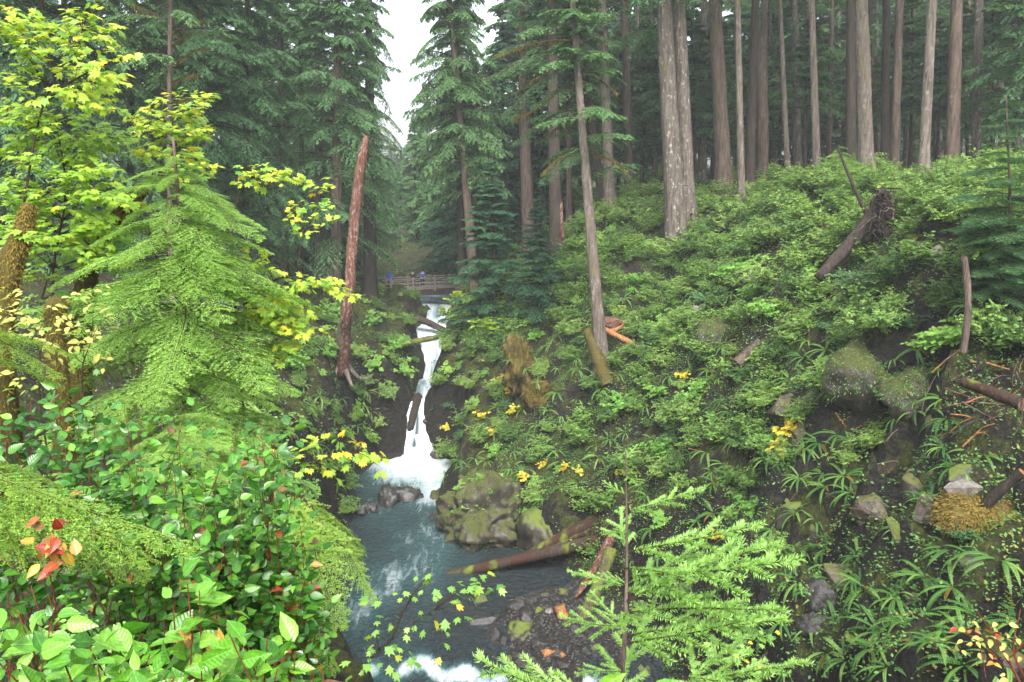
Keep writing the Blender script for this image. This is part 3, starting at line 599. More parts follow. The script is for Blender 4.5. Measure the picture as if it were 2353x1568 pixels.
tree(1218, 72, 31, 1205, 'brown mossy trunk rising behind the young dark firs', 'bark_brown', 38, 'thin', 14)
tree(1613, 76, 22, 1619, 'mossy grey trunk right of the twin trunks, well back on the plateau', 'bark_grey', 38, 'thin', 17)
tree(1665, 63, 37, 1648, 'thick reddish brown trunk flared at its foot on the plateau edge', 'bark_brown', 40, 'thin', 17)
tree(1704, 58, 18, 1700, 'slim pale trunk in front of a dark trunk on the plateau edge', 'bark_pale', 36, 'thin', 16, stubs=8)
tree(1722, 64, 23, 1737, 'dark trunk with a knob leaning right behind the slim pale trunk', 'bark_dark', 38, 'thin', 17)
tree(1755, 72, 19, 1752, 'brown trunk beside the broken splintered snag', 'bark_brown', 38, 'thin', 17)
tree(1812, 64, 13, 1797, 'very slender pale speckled trunk leaning left', 'bark_pale', 32, 'thin', 15, 0.7, stubs=10)
tree(1878, 57, 18, 1868, 'slender trunk with yellow moss up one side near the curved hemlock sapling', 'bark_pale', 36, 'thin', 16, 0.8, stubs=12)
tree(1992, 53, 34, 1978, 'thick pale grey furrowed trunk behind the upturned root mass', 'bark_pale', 42, 'thin', 17)
tree(1955, 63, 25, 1950, 'dark mossy trunk close behind the thick pale grey one', 'bark_dark', 40, 'thin', 17)
tree(2054, 63, 21, 2066, 'brown trunk with peeling patches in front of a darker stem', 'bark_brown', 38, 'thin', 17)
tree(2034, 70, 22, 2038, 'dark stem half hidden by the brown peeling trunk', 'bark_dark', 38, 'thin', 17)
tree(2121, 46, 24, 2137, 'pale scaly trunk standing on the leafy crest right of the root mass', 'bark_pale', 38, 'thin', 15, stubs=4)
tree(2186, 55, 30, 2202, 'thick scaly brown trunk behind the broken pale stump', 'bark_brown', 40, 'thin', 17)
tree(2240, 61, 22, 2247, 'grey trunk with a mossy hooked limb', 'bark_grey', 40, 'thin', 17)
# stems farther back in the mist
BK = 'stems farther back in the misty right forest'
for px, y, w in [(1345, 84, 14), (1478, 84, 13), (1505, 92, 13), (1640, 88, 16), (1690, 95, 12), (1777, 86, 13), (1832, 80, 22), (1855, 96, 12), (1905, 82, 14), (1925, 100, 14), (2012, 84, 18), (2022, 100, 13), (2082, 80, 13), (2098, 92, 14), (2155, 78, 20), (2163, 96, 12), (2215, 82, 16), (2275, 70, 20), (2300, 90, 14), (2335, 80, 20), (1575, 100, 13), (2380, 66, 26), (2440, 60, 30), (2520, 56, 26), (2600, 70, 24)]:
    tree(px, y, w, px + random.uniform(-10, 10), 'dim stem standing back in the mist behind ' + col_of(px), random.choice(['bark_dark', 'bark_brown', 'bark_grey']), random.uniform(30, 38), 'thin', random.uniform(9, 18), random.uniform(0.8, 1.05), group=BK)
# understory hemlocks on the right
UN = 'young hemlocks under the tall right trunks'
for px, y, H, st in [(1640, 80, 15, 3), (1700, 86, 14, 3), (1790, 84, 16, 4), (1850, 72, 13, 5), (1905, 92, 15, 2.5), (1950, 88, 16, 4), (2030, 80, 13, 4), (2090, 74, 15, 5), (2150, 70, 13, 5.5), (2225, 72, 15, 3), (2280, 64, 16, 4), (2330, 58, 14, 4.5), (1480, 80, 16, 4), (1530, 78, 15, 4), (1600, 72, 15, 5), (1420, 82, 16, 3), (2400, 52, 15, 3), (2490, 62, 16, 3), (1745, 94, 16, 3), (2180, 88, 16, 3), (1345, 78, 16, 4)]:
    tree(px, y, 9, px + random.uniform(-20, 20), 'young drooping hemlock filling the gap behind ' + col_of(px), 'bark_dark', H, 'under', st, random.uniform(0.9, 1.3), group=UN)
# the far wall of forest
FR = 'conifers far back in the mist'
for i in range(46):
    px = 1180 + i * 30 + random.uniform(-14, 14); y = random.uniform(98, 150)
    tree(px, y, 12, None, 'tall misty conifer in the far forest behind ' + col_of(px), 'bark_dark', random.uniform(26, 36), random.choice(['far', 'farfir']), random.uniform(1, 5), random.uniform(0.95, 1.3), group=FR)
# centre: mossy hemlocks, hazy firs, the two young firs by the bridge
t_c = tree(1092, 70, 24, 1030, 'shaggy leaning hemlock with moss hanging from its broken lower limbs', 'bark_brown', 35, 'hem', 9.0, 0.82)
tree(1060, 75, 20, 1045, 'bushy hemlock top rising behind the shaggy leaning hemlock', 'bark_dark', 33, 'under', 10, 1.3)
CF = 'misty firs behind the footbridge'
for px, y, H, st, rd in [(1030, 98, 20, 0.8, 1.1), (1060, 92, 19, 0.6, 1.2), (1085, 92, 22, 1, 1.2), (1125, 84, 20, 1, 1.2), (1165, 88, 24, 2, 1.1), (1235, 84, 24, 2, 1.1), (1280, 90, 26, 2, 1.1), (1040, 118, 26, 1, 1.0), (1060, 112, 28, 2, 1.0)]:
    tree(px, y, 12, px + random.uniform(-12, 12), 'misty drooping fir of the middle distance behind ' + col_of(px), 'bark_dark', H, 'farfir', st, rd * 0.85, group=CF)
tree(1130, 62.5, 15, 1126, 'young dark green fir with flat layered branches above the bright maple by the footbridge', 'bark_dark', 12.8, 'fir', 0.5, 1.05)
tree(1232, 58, 11, 1250, 'smaller young fir beside the taller layered fir', 'bark_dark', 8.6, 'fir', 0.4, 0.68)
# left side
LT = 'tall conifers of the left bank forest'
t_l8 = tree(768, 66, 29, 772, 'tall hemlock with layered pale green branches behind the red snag', 'bark_brown', 33, 'hem', 4.5, 0.95)
tree(850, 72, 32, 846, 'dark thick trunk close to the left end of the footbridge', 'bark_dark', 34, 'hem', 9.5, 0.6)
tree(735, 70, 25, 722, 'straight grey brown trunk left of the layered hemlock', 'bark_grey', 36, 'thin', 15)
tree(690, 74, 15, 684, 'thin dark stem between two thicker trunks of the left forest', 'bark_dark', 30, 'thin', 14)
tree(652, 70, 22, 642, 'brown trunk rising out of the maple sprays on the left', 'bark_brown', 34, 'hem', 12, 0.8)
tree(375, 54, 32, 372, 'dark heavy trunk behind the mossy limbed stem on the left', 'bark_dark', 36, 'thin', 14)
t_l2 = tree(398, 45, 15, 402, 'thin stem with crooked mossy limbs in front of the dark heavy trunk', 'bark_brown', 28, 'thin', 13, 0.8)
for px, y, H, st, rd in [(560, 60, 30, 2.5, 1.0), (470, 56, 32, 5, 0.95), (300, 58, 32, 2, 1.0), (210, 50, 30, 3, 1.0), (90, 46, 30, 2, 1.05), (-20, 44, 30, 2, 1.1), (610, 78, 32, 3, 1.0), (430, 74, 34, 3, 1.0), (140, 66, 34, 3, 1.1), (820, 86, 30, 2, 0.9), (720, 92, 32, 3, 1.0), (520, 90, 34, 3, 1.1), (330, 84, 34, 4, 1.1), (-120, 50, 32, 3, 1.1), (-60, 66, 34, 3, 1.1), (30, 80, 34, 2, 1.2)]:
    tree(px, y, 20, px + random.uniform(-15, 15), ('dark drooping hemlock of the left forest near ' if y < 70 else 'dim drooping hemlock deep in the left forest behind ') + col_of(px), random.choice(['bark_dark', 'bark_brown']), H, 'hem', st, rd, group=LT)
LB = 'misty conifers behind the left bank'
for i in range(26):
    px = -260 + i * 42 + random.uniform(-15, 15); y = random.uniform(98, 150)
    if px > 860: continue
    tree(px, y, 12, None, 'tall misty conifer behind the left bank forest and ' + col_of(px), 'bark_dark', random.uniform(26, 34), random.choice(['far', 'farfir']), random.uniform(1, 4), random.uniform(0.95, 1.25), group=LB)
VG = 'faint trees at the end of the valley'
for px, y, H in [(872, 128, 22), (922, 150, 20), (960, 128, 34), (900, 165, 22), (985, 138, 46), (950, 165, 32), (862, 150, 38), (865, 165, 22), (890, 190, 18), (915, 210, 20), (940, 185, 17), (960, 170, 22), (900, 240, 24), (930, 250, 22), (870, 230, 24)]:
    tree(px, y, 8, None, ('faint pale tree far up the valley behind ' if y > 160 else 'misty tree standing upstream of ') + ('the dark trunk by the footbridge' if px < 895 else 'the left railing of the footbridge' if px < 935 else 'the middle of the footbridge'), 'bark_dark', H * 0.55, 'far', 0.5, 0.8, group=VG)

# moss hung limbs
for k, (b, t, w) in enumerate([((1335, 95), (1135, 130), 49), ((1337, 120), (1210, 190), 49), ((1345, 190), (1180, 270), 49), ((1352, 260), (1255, 310), 49), ((1348, 330), (1245, 400), 48), ((1350, 350), (1440, 395), 48), ((1340, 160), (1420, 215), 48), ((1350, 250), (1290, 320), 48.5)]):
    mossy_limb(t_lean, at(*b, w), at(t[0], t[1], w - 0.8), 300 + k, 0.07)
for k, (b, t) in enumerate([((1062, 150), (1000, 215)), ((1066, 190), (1150, 170)), ((1072, 230), (1010, 275)), ((1076, 250), (1120, 245)), ((1080, 265), (1040, 320)), ((1060, 110), (980, 150))]):
    mossy_limb(t_c, at(*b, 70), at(*t, 69), 340 + k, 0.1)
for k, (b, t) in enumerate([((395, 60), (300, 10)), ((398, 80), (470, 40)), ((396, 150), (480, 110)), ((396, 230), (480, 235)), ((397, 105), (440, 75)), ((396, 190), (455, 170))]):
    mossy_limb(t_l2, at(*b, 45), at(*t, 44.5), 360 + k, 0.06)

# understory sprays of the leaning conifer and the layered hemlock: big separate limbs with needles
def spray_mesh(name, seed, L, n2, k3, mneed, nl, nw, mat, droop=0.25, ratio=0.42, ang=0.95, stem=0.012, tdroop=0.3, radial=False, wood='twig'):
    """one conifer bough lying along +Y, up +Z: stem, side twigs, twiglets and needles"""
    r = np.random.default_rng(seed)
    t = (np.arange(n2) + r.uniform(0.2, 0.8, n2)) / n2 * 0.94 + 0.05; sd = np.where(np.arange(n2) % 2 == 0, 1.0, -1.0)
    def pos(q): q = np.asarray(q); return np.stack([0.03 * L * np.sin(q * 5 + seed), L * q, -droop * L * q * q], -1)
    P = pos(t); T = unit(pos(t + 0.01) - pos(t - 0.01)); a = ang + r.normal(0, 0.12, n2)
    D = unit(T * np.cos(a)[:, None] + np.array([1.0, 0, 0]) * (sd * np.sin(a))[:, None] + np.array([0, 0, -1.0]) * r.uniform(0, tdroop, n2)[:, None])
    L2 = L * ratio * np.clip(1.03 - t, 0, 1) ** 0.75 * np.clip(0.5 + 2.5 * t, 0, 1) * r.uniform(0.75, 1.15, n2)
    segs = [(P, D, L2)]
    # the leader as segments of its own
    q = np.linspace(0.05, 1, 12); A = pos(q[:-1]); B = pos(q[1:]); segs.append((A, unit(B - A), np.linalg.norm(B - A, axis=1)))
    stems = [tube(pos(np.linspace(0, 1, 10)), np.linspace(stem, stem * 0.2, 10), 5, cap=False)]
    for i in range(n2): stems.append(tube([P[i], P[i] + D[i] * L2[i] * 0.5 - [0, 0, 0.03 * L2[i]], P[i] + D[i] * L2[i] - [0, 0, 0.12 * L2[i]]], [stem * 0.3, stem * 0.2, stem * 0.1], 3, cap=False))
    if k3:
        s = (np.arange(k3)[None] + r.uniform(0.1, 0.9, (n2, k3))) / k3 * 0.95; s2 = np.where(np.arange(k3)[None] % 2 == 0, 1.0, -1.0)
        X = unit(np.cross(D, np.array([0, 0, 1.0])))
        Q = P[:, None] + D[:, None] * (L2[:, None] * s)[..., None] - np.array([0, 0, 1.0]) * (0.12 * L2[:, None] * s * s)[..., None]
        a3 = 0.85 + r.normal(0, 0.15, (n2, k3))
        D3 = unit(D[:, None] * np.cos(a3)[..., None] + X[:, None] * (s2 * np.sin(a3))[..., None] - np.array([0, 0, 1.0]) * r.uniform(0, 0.35, (n2, k3))[..., None])
        L3 = np.maximum(L2[:, None] * 0.36 * (1.05 - s) * r.uniform(0.7, 1.2, (n2, k3)), nl * 2.2)
        segs.append((Q.reshape(-1, 3), D3.reshape(-1, 3), L3.ravel()))
    P = np.concatenate([g[0] for g in segs]); D = np.concatenate([g[1] for g in segs]); LL = np.concatenate([g[2] for g in segs])
    cnt = np.maximum((LL / (nl * mneed)).astype(int), 3); idx = np.repeat(np.arange(len(P)), cnt); n = len(idx)
    s = r.random(n); X = unit(np.cross(D, np.array([0, 0, 1.0])))[idx]; Dn = D[idx]
    if radial:
        th = r.uniform(-0.5, PI + 0.5, n); UpN = np.cross(X, Dn); side = X * np.cos(th)[:, None] + UpN * np.sin(th)[:, None]
    else: side = X * np.where(r.random(n) < 0.5, 1.0, -1.0)[:, None] + np.array([0, 0, 1.0]) * r.normal(0.05, 0.25, n)[:, None]
    a = r.uniform(0.75, 1.2, n); Dn2 = Dn * np.cos(a)[:, None] + side * np.sin(a)[:, None]
    Pn = P[idx] + Dn * (LL[idx] * s)[:, None]
    if not radial and len(segs) > 2: Pn[:, 2] += 0
    V, F = leaflets(Pn, Dn2, np.array([0, 0, 1.0]) + r.normal(0, 0.4, (n, 3)), nl * r.uniform(0.7, 1.2, n), np.full(n, nw))
    vv = np.clip(r.random(len(P)) * 0.6 + 0.2 + 0.0, 0, 1)
    var = np.repeat(np.clip(vv[idx] + r.normal(0, 0.1, n) + 0.15 * (s - 0.5), 0, 1), 4); nv = len(V)
    V2, Fs = join([(V, F)] + stems); midx = np.zeros(sum(len(f) for f in Fs), int); midx[len(F):] = 1
    return mk_mesh(name, V2, Fs, mats=[mat, M[wood]], var=np.concatenate([var, np.zeros(len(V2) - nv)]), midx=midx)
BOUGH_MID = [spray_mesh('mid_bough', 400 + i, 3.0, 26, 8, 0.55, 0.10, 0.032, M['hemlock'], droop=0.2, stem=0.035, wood='bark_dark') for i in range(3)]
def bough(parent, base, tip, mesh, seed, name='bough', L0=3.0, roll=0.0, wide=1.0):
    d = np.asarray(tip) - np.asarray(base); L = np.linalg.norm(d); d2 = d / L + np.array([0, 0, 0.22])
    Mx = fmat(np.asarray(base) - np.array(parent.location), d2, (0, 0, 1), L / L0) @ Matrix.Rotation(roll, 4, 'Y') @ Matrix.Diagonal((wide, 1, 1, 1))
    return new_obj(name, mesh, parent, Mx)
for k, (b, t, w) in enumerate([((1340, 330), (1250, 420), 47.5), ((1345, 325), (1400, 360), 47), ((1345, 340), (1300, 385), 47), ((1336, 100), (1120, 190), 48), ((1338, 130), (1160, 270), 48), ((1345, 210), (1400, 240), 47), ((1345, 230), (1190, 330), 48), ((1330, 60), (1180, 60), 48), ((1330, 70), (1420, 110), 47), ((1350, 300), (1240, 330), 47.5), ((1335, 180), (1230, 250), 48), ((1334, 90), (1390, 170), 47)]):
    bough(t_lean, at(*b, w + 0.5), at(t[0], t[1], w - 0.8), BOUGH_MID[k % 3], k, wide=1.2)
for k, (b, t) in enumerate([((775, 70), (860, 150)), ((775, 110), (700, 150)), ((778, 130), (870, 215)), ((775, 190), (690, 235)), ((778, 200), (880, 300)), ((778, 260), (700, 300)), ((780, 290), (905, 410)), ((780, 330), (715, 380)), ((778, 250), (860, 330)), ((775, 40), (720, 60)), ((778, 350), (850, 440)), ((780, 380), (730, 430))]):
    bough(t_l8, at(*b, 65.5), at(*t, 63.5), BOUGH_MID[k % 3], k, wide=1.4)

# ------------------------------------------------------------------ footbridge and the people on it
BA = aty(880, 690, 78.5); BB = aty(1100, 664, 82.5); BA[2] = 9.5; BB[2] = 9.75
br_dir = unit(BB - BA); br_L = float(np.linalg.norm(BB - BA)); br = empty('footbridge', BA, 'weathered timber footbridge with three-bar railings over the falls', 'bridge')
br.rotation_euler = (0, 0, math.atan2(br_dir[1], br_dir[0])); br_s = math.asin(br_dir[2])
def boxmesh(name, x0, x1, y0, y1, z0, z1, mat, bev=0.015):
    bm = bmesh.new(); bmesh.ops.create_cube(bm, size=1); bmesh.ops.scale(bm, vec=(x1 - x0, y1 - y0, z1 - z0), verts=bm.verts); bmesh.ops.translate(bm, vec=((x0 + x1) / 2, (y0 + y1) / 2, (z0 + z1) / 2), verts=bm.verts)
    bmesh.ops.bevel(bm, geom=bm.edges[:], offset=bev, segments=1, affect='EDGES'); me = bpy.data.meshes.new(name); bm.to_mesh(me); bm.free(); me.materials.append(mat); return me
for s in (-0.75, 0.75): new_obj('beam', boxmesh('beam', -0.5, br_L + 0.5, s - 0.16, s + 0.16, 0.0, 0.62, M['bridge_dark'], 0.02), br)
plank = boxmesh('plank', -0.11, 0.11, -1.0, 1.0, 0.62, 0.69, M['bridge_wood'], 0.01)
for i in range(int(br_L / 0.24)): o = new_obj('plank', plank, br); o.location = (0.12 + i * 0.24, 0, 0)
post = boxmesh('post', -0.09, 0.09, -0.09, 0.09, 0.45, 1.82, M['bridge_wood'], 0.02)
for s in (-0.98, 0.98):
    for i in range(5): o = new_obj('post', post, br); o.location = (0.6 + i * (br_L - 1.2) / 4, s, 0)
    for z in (0.95, 1.3, 1.7): new_obj('rail', boxmesh('rail', -0.2, br_L + 0.2, s * 0.9 - 0.05, s * 0.9 + 0.05, z - 0.05, z + 0.05, M['bridge_wood'], 0.02), br)

def plain(name, c, rough=0.8):
    m, n, l, p = nodes(name); v = mapped(n, l, (1, 1, 1)); p.inputs['Roughness'].default_value = rough
    l.new(ramp(n, l, tex_noise(n, l, 12, 4, 0.6, v), [(0.3, tuple(x * 0.75 for x in c)), (0.7, c)]), p.inputs['Base Color']); return m
SKIN = plain('skin', (0.5, 0.32, 0.24), 0.6); HAIR = plain('dark_hair', (0.03, 0.02, 0.015))
def person(along, label, jacket, trousers, rz, lean=0.0, hood=False):
    p0 = BA + br_dir * along; loc = (p0[0], p0[1], BA[2] + 0.69)
    e = empty('person', loc, label, 'person', 'hikers on the footbridge'); e.rotation_euler = (0, 0, rz)
    def skin_mesh(name, pts, edges, radii, mat, sub=2):
        me = bpy.data.meshes.new(name); me.from_pydata(pts, edges, []); o = bpy.data.objects.new(name, me); scene.collection.objects.link(o)
        sk = o.modifiers.new('s', 'SKIN'); sb = o.modifiers.new('d', 'SUBSURF'); sb.levels = sb.render_levels = sub
        for v, r in zip(me.skin_vertices[0].data, radii): v.radius = (r, r) if isinstance(r, float) else r
        me.skin_vertices[0].data[0].use_root = True
        dg = bpy.context.evaluated_depsgraph_get(); m2 = bpy.data.meshes.new_from_object(o.evaluated_get(dg)); bpy.data.objects.remove(o)
        m2.name = name; m2.materials.clear(); m2.materials.append(mat)
        for q in m2.polygons: q.use_smooth = True
        return m2
    pts = [(0, 0, 0.95), (0, 0.01, 1.2), (0, 0.02 + lean * 0.3, 1.42), (0, 0.03 + lean * 0.5, 1.53), (0, 0.05 + lean * 0.6, 1.66),
           (0.2, 0.02 + lean * 0.3, 1.42), (0.27, 0.06, 1.15), (0.2, 0.28, 1.05), (0.15, 0.36, 1.06), (-0.2, 0.02 + lean * 0.3, 1.42), (-0.27, 0.06, 1.15), (-0.2, 0.28, 1.05), (-0.15, 0.36, 1.06),
           (0.1, 0, 0.88), (0.12, 0.02, 0.48), (0.12, 0, 0.08), (0.13, 0.14, 0.04), (-0.1, 0, 0.88), (-0.12, 0.02, 0.48), (-0.12, 0, 0.08), (-0.13, 0.14, 0.04)]
    ed = [(0, 1), (1, 2), (2, 3), (3, 4), (2, 5), (5, 6), (6, 7), (7, 8), (2, 9), (9, 10), (10, 11), (11, 12), (0, 13), (13, 14), (14, 15), (15, 16), (0, 17), (17, 18), (18, 19), (19, 20)]
    ra = [0.15, 0.16, 0.15, 0.06, 0.1, 0.075, 0.06, 0.045, 0.04, 0.075, 0.06, 0.045, 0.04, 0.095, 0.075, 0.055, 0.045, 0.095, 0.075, 0.055, 0.045]
    new_obj('body', skin_mesh('body', pts, ed, ra, SKIN), e)
    new_obj('trousers', skin_mesh('trousers', [pts[i] for i in (0, 13, 14, 15, 17, 18, 19)], [(0, 1), (1, 2), (2, 3), (0, 4), (4, 5), (5, 6)], [0.165, 0.11, 0.09, 0.075, 0.11, 0.09, 0.075], trousers), e)
    jp = [(0, 0, 0.9), pts[1], pts[2], pts[5], pts[6], pts[7], pts[9], pts[10], pts[11]] + ([(0, 0.03 + lean * 0.5, 1.52), (0, 0.02 + lean * 0.6, 1.67)] if hood else [])
    je = [(0, 1), (1, 2), (2, 3), (3, 4), (4, 5), (2, 6), (6, 7), (7, 8)] + ([(2, 9), (9, 10)] if hood else [])
    new_obj('jacket', skin_mesh('jacket', jp, je, [0.19, 0.19, 0.18, 0.1, 0.08, 0.065, 0.1, 0.08, 0.065] + ([0.08, 0.135] if hood else []), jacket), e)
    if not hood:
        h = bmesh.new(); bmesh.ops.create_icosphere(h, subdivisions=2, radius=0.125); bmesh.ops.translate(h, vec=(0, 0.02 + lean * 0.6, 1.7), verts=h.verts)
        bmesh.ops.delete(h, geom=[v for v in h.verts if v.co.z < 1.66 and v.co.y > 0.05 + lean * 0.6], context='VERTS')
        me = bpy.data.meshes.new('hair'); h.to_mesh(me); h.free(); me.materials.append(HAIR); new_obj('hair', me, e)
BLUE = plain('blue_rain_jacket', (0.03, 0.09, 0.38)); BLACK = plain('black_jacket', (0.02, 0.025, 0.04)); NAVY = plain('navy_trousers', (0.025, 0.03, 0.05))
person(0.75, 'person in a blue hooded jacket at the left end of the footbridge', BLUE, NAVY, PI, 0.1, True)
person(3.15, 'person in a dark jacket leaning at the footbridge railing', BLACK, NAVY, PI * 0.9, 0.25)
person(4.1, 'person in a blue jacket with dark hair beside the footbridge post', BLUE, BLACK, PI * 1.1, 0.2)

# ------------------------------------------------------------------ dead wood
def log_thing(name, label, a, b, r0, r1, mat, cat='log', sides=14, bend=0.05, seed=0, ends='fresh_wood', group=None, splinter=0.0, n=16):
    """a fallen stem between two world points: bark and two sawn or broken ends"""
    r = np.random.default_rng(seed + 5000); a, b = np.asarray(a, float), np.asarray(b, float); L = np.linalg.norm(b - a)
    e = empty(name, a, label, cat, group); t = np.linspace(0, 1, n)[:, None]
    pts = (b - a) * t + np.sin(t * PI) * bend * L * r.normal(0, 0.3, 3) * [1, 1, 0.6]
    V, F = tube(pts, np.linspace(r0, r1, n) * (1 + r.normal(0, 0.03, n)), sides, cap=False, wob=0.04, r=r)
    new_obj('bark', mk_mesh('log_bark', V, F, M[mat], True), e)
    for k in (0, n - 1):
        ring = V[k * sides:(k + 1) * sides]; d = unit(pts[k] - pts[1 if k == 0 else n - 2]); c = ring.mean(0)
        inner = c + (ring - c) * 0.55 + d * (splinter * r.random((sides, 1)) - 0.01) * r0 * 2
        VV = np.concatenate([c + (ring - c) * 0.985, inner, [c + d * splinter * r0]]); j = np.arange(sides); q = (j + 1) % sides
        FF = [np.stack([j, q, sides + q, sides + j], 1), np.stack([sides + j, sides + q, np.full(sides, 2 * sides)], 1)]
        new_obj('end_grain', mk_mesh('end_grain', VV, FF, M[ends]), e)
    if mat in ('moss_trunk', 'log_moss'):
        q = r.random(900); P = np.stack([np.interp(q, np.linspace(0, 1, n), pts[:, c_]) for c_ in range(3)], -1); d = unit(r.normal(size=(900, 3)) + [0, 0, 0.4]); ax = unit(b - a); d = unit(d - (d @ ax)[:, None] * ax)
        VV, FF = leaflets(P + d * np.interp(q, [0, 1], [r0, r1])[:, None] * 0.97, d * 0.5 + np.array([0, 0, -0.7]) + r.normal(0, 0.3, (900, 3)), d + r.normal(0, 0.4, (900, 3)), r.uniform(0.05, 0.16, 900), np.full(900, 0.035))
        new_obj('moss', mk_mesh('moss', VV, FF, M['moss_hang'] if mat == 'moss_trunk' else M['herb'], var=np.repeat(r.random(900), 4)), e)
    return e
T = lambda px, py, y, dz=0.0: aty(px, py, y) + np.array([0, 0, dz])
log_thing('fallen_log', 'long wet log with a mossy pointed end reaching down into the pool', T(1030, 1322, 40.3), T(1440, 1225, 40.4), 0.26, 0.36, 'log', seed=1, splinter=0.8, bend=0.02, ends='snag')
log_thing('fallen_log', 'dark log lying just above the pool log on the bank', T(1190, 1288, 41.0), T(1430, 1165, 41.6), 0.22, 0.38, 'log', seed=2, bend=0.03, ends='snag')
log_thing('fallen_log', 'thin dark log between the two large bank logs', T(1240, 1275, 40.8), T(1410, 1190, 41.4), 0.13, 0.18, 'log', seed=3, ends='snag')
log_thing('leaning_log', 'mossy green log leaning down onto the gravel bar', T(1335, 1432, 35.6), T(1405, 1262, 37.8), 0.3, 0.3, 'log_moss', seed=4, ends='log_moss')
log_thing('broken_log', 'splintered reddish log leaning beside the mossy green log', T(1330, 1362, 37.2), T(1402, 1240, 38.6), 0.13, 0.24, 'snag', seed=5, splinter=1.5, ends='snag')
log_thing('log_chunk', 'short sawn orange log standing among the gravel bar stones', T(1297, 1428, 35.6), T(1285, 1392, 35.9), 0.30, 0.27, 'fresh_wood', seed=6, n=8, bend=0.0)
log_thing('log_chunk', 'orange log piece lying in the rapid below the gravel bar', T(1252, 1502, 32.9), T(1292, 1507, 32.7), 0.22, 0.19, 'fresh_wood', seed=7, n=8, bend=0.0, splinter=0.5)
log_thing('fallen_log', 'straight mossy log bridging the gorge in front of the upper falls', T(893, 797, 64), T(1048, 767, 64.4), 0.24, 0.2, 'log_moss', seed=8, bend=0.01, ends='log_moss')
log_thing('fallen_log', 'dark log wedged across the upper falls below the footbridge', T(955, 731, 71.5), T(1020, 760, 70.5), 0.32, 0.28, 'bark_dark', seed=9, ends='bark_dark')
log_thing('fallen_log', 'black driftwood wedged upright beside the lower falls', T(943, 985, 59.4), T(962, 910, 60.5), 0.28, 0.35, 'root', seed=10, ends='root', splinter=0.6)
log_thing('driftwood', 'short black driftwood lying across the stream above the lower falls', T(948, 925, 60.6), T(982, 918, 61.4), 0.35, 0.2, 'root', seed=30, ends='root', splinter=0.6)
log_thing('cut_log', 'long peeled orange log beside the leaning conifer', T(1388, 757, 48.5), T(1458, 792, 47.4), 0.17, 0.16, 'fresh_wood', seed=11, bend=0.01)
log_thing('cut_log', 'short peeled orange log resting above the long one', T(1400, 768, 48.8), T(1432, 743, 49.6), 0.19, 0.19, 'fresh_wood', seed=12, bend=0.01)
log_thing('mossy_log', 'ochre mossy log running down below the leaning conifer', T(1352, 760, 48.6), T(1398, 885, 46.6), 0.35, 0.45, 'moss_trunk', seed=13, ends='moss_trunk')
log_thing('fallen_log', 'long brown trunk lying diagonally down the leafy slope', T(1690, 838, 38.2), T(1850, 682, 41.5), 0.26, 0.2, 'bark_brown', seed=14, ends='bark_brown')
log_thing('fallen_log', 'mossy half buried log across the slope above the fern bank', T(1690, 640, 47.5), T(1790, 700, 42.5), 0.25, 0.2, 'log_moss', seed=15, ends='log_moss')
log_thing('fallen_log', 'weathered dark log lying beside the upturned roots', T(2080, 545, 34.6), T(2205, 546, 33.2), 0.12, 0.1, 'log', seed=16)
log_thing('fallen_log', 'thin dark log on the crest right of the upturned roots', T(2120, 492, 37), T(2245, 486, 34), 0.1, 0.08, 'bark_dark', seed=17)
log_thing('fallen_log', 'dark wet log among the tangled sticks of the right slope', T(2215, 878, 22.5), T(2350, 930, 20.8), 0.15, 0.18, 'log', seed=18, ends='snag')
log_thing('fallen_log', 'black log slanting down the rocky ledge at the right', T(2262, 1165, 20.2), T(2350, 1085, 19.8), 0.15, 0.12, 'root', seed=19)
log_thing('dead_pole', 'thin bare dark stem leaning over the crest near the root mass', T(1990, 490, 40), T(1925, 340, 41), 0.11, 0.05, 'root', seed=20, cat='dead stem', ends='root')
log_thing('dead_pole', 'straight bare stem standing below the right hand fir', T(2213, 810, 23.2), T(2215, 590, 23.6), 0.1, 0.09, 'bark_brown', seed=21, cat='dead stem', ends='bark_brown')
log_thing('broken_stump', 'pale splintered stump on the leafy crest', T(2190, 482, 38), T(2188, 440, 38), 0.26, 0.2, 'rock_pale', cat='stump', seed=22, n=8, splinter=1.6, ends='fresh_wood')
log_thing('red_stump', 'thin red brown stub near the dark trunk at the bank crest', T(1292, 545, 60), T(1290, 470, 60.5), 0.16, 0.12, 'snag', cat='stump', seed=23, n=8, splinter=1.2, ends='snag')
log_thing('broken_snag', 'mossy broken trunk with a splintered top behind the slim pale trunk', ground(1752, 68) - [0, 0, 0.5], T(1747, 120, 68), 0.5, 0.42, 'bark_brown', cat='snag', seed=24, splinter=2.2, ends='bark_brown')
# red snag on the left bank
sn = empty('dead_snag', hit1(785, 838), 'tall red barkless snag with short spikes leaning over the left bank', 'snag'); s0 = np.array(sn.location)
S1, S2, S3 = T(800, 690, 53.3) - s0, T(822, 430, 54) - s0, T(842, 312, 54.5) - s0
spts = spline([np.array([0, 0, -0.7]), (S1) * 0.5, S1, S2, S3], 30)
V, F = tube(spts, np.interp(np.linspace(0, 1, 30), [0, .25, .6, .93, 1], [0.5, 0.42, 0.36, 0.28, 0.12]), 14, wob=0.1); new_obj('trunk', mk_mesh('snag_trunk', V, F, M['snag'], True), sn)
rr = np.random.default_rng(77)
for k in range(26):
    q = rr.uniform(0.25, 0.95); p0 = spts[int(q * 29)]; an = rr.uniform(0, 2 * PI); d = np.array([math.cos(an), math.sin(an), -0.15]); L = rr.uniform(0.35, 0.75)
    V, F = tube([p0 + d * 0.2, p0 + d * L], [0.03, 0.01], 4); new_obj('spike', mk_mesh('spike', V, F, M['bark_pale']), sn)
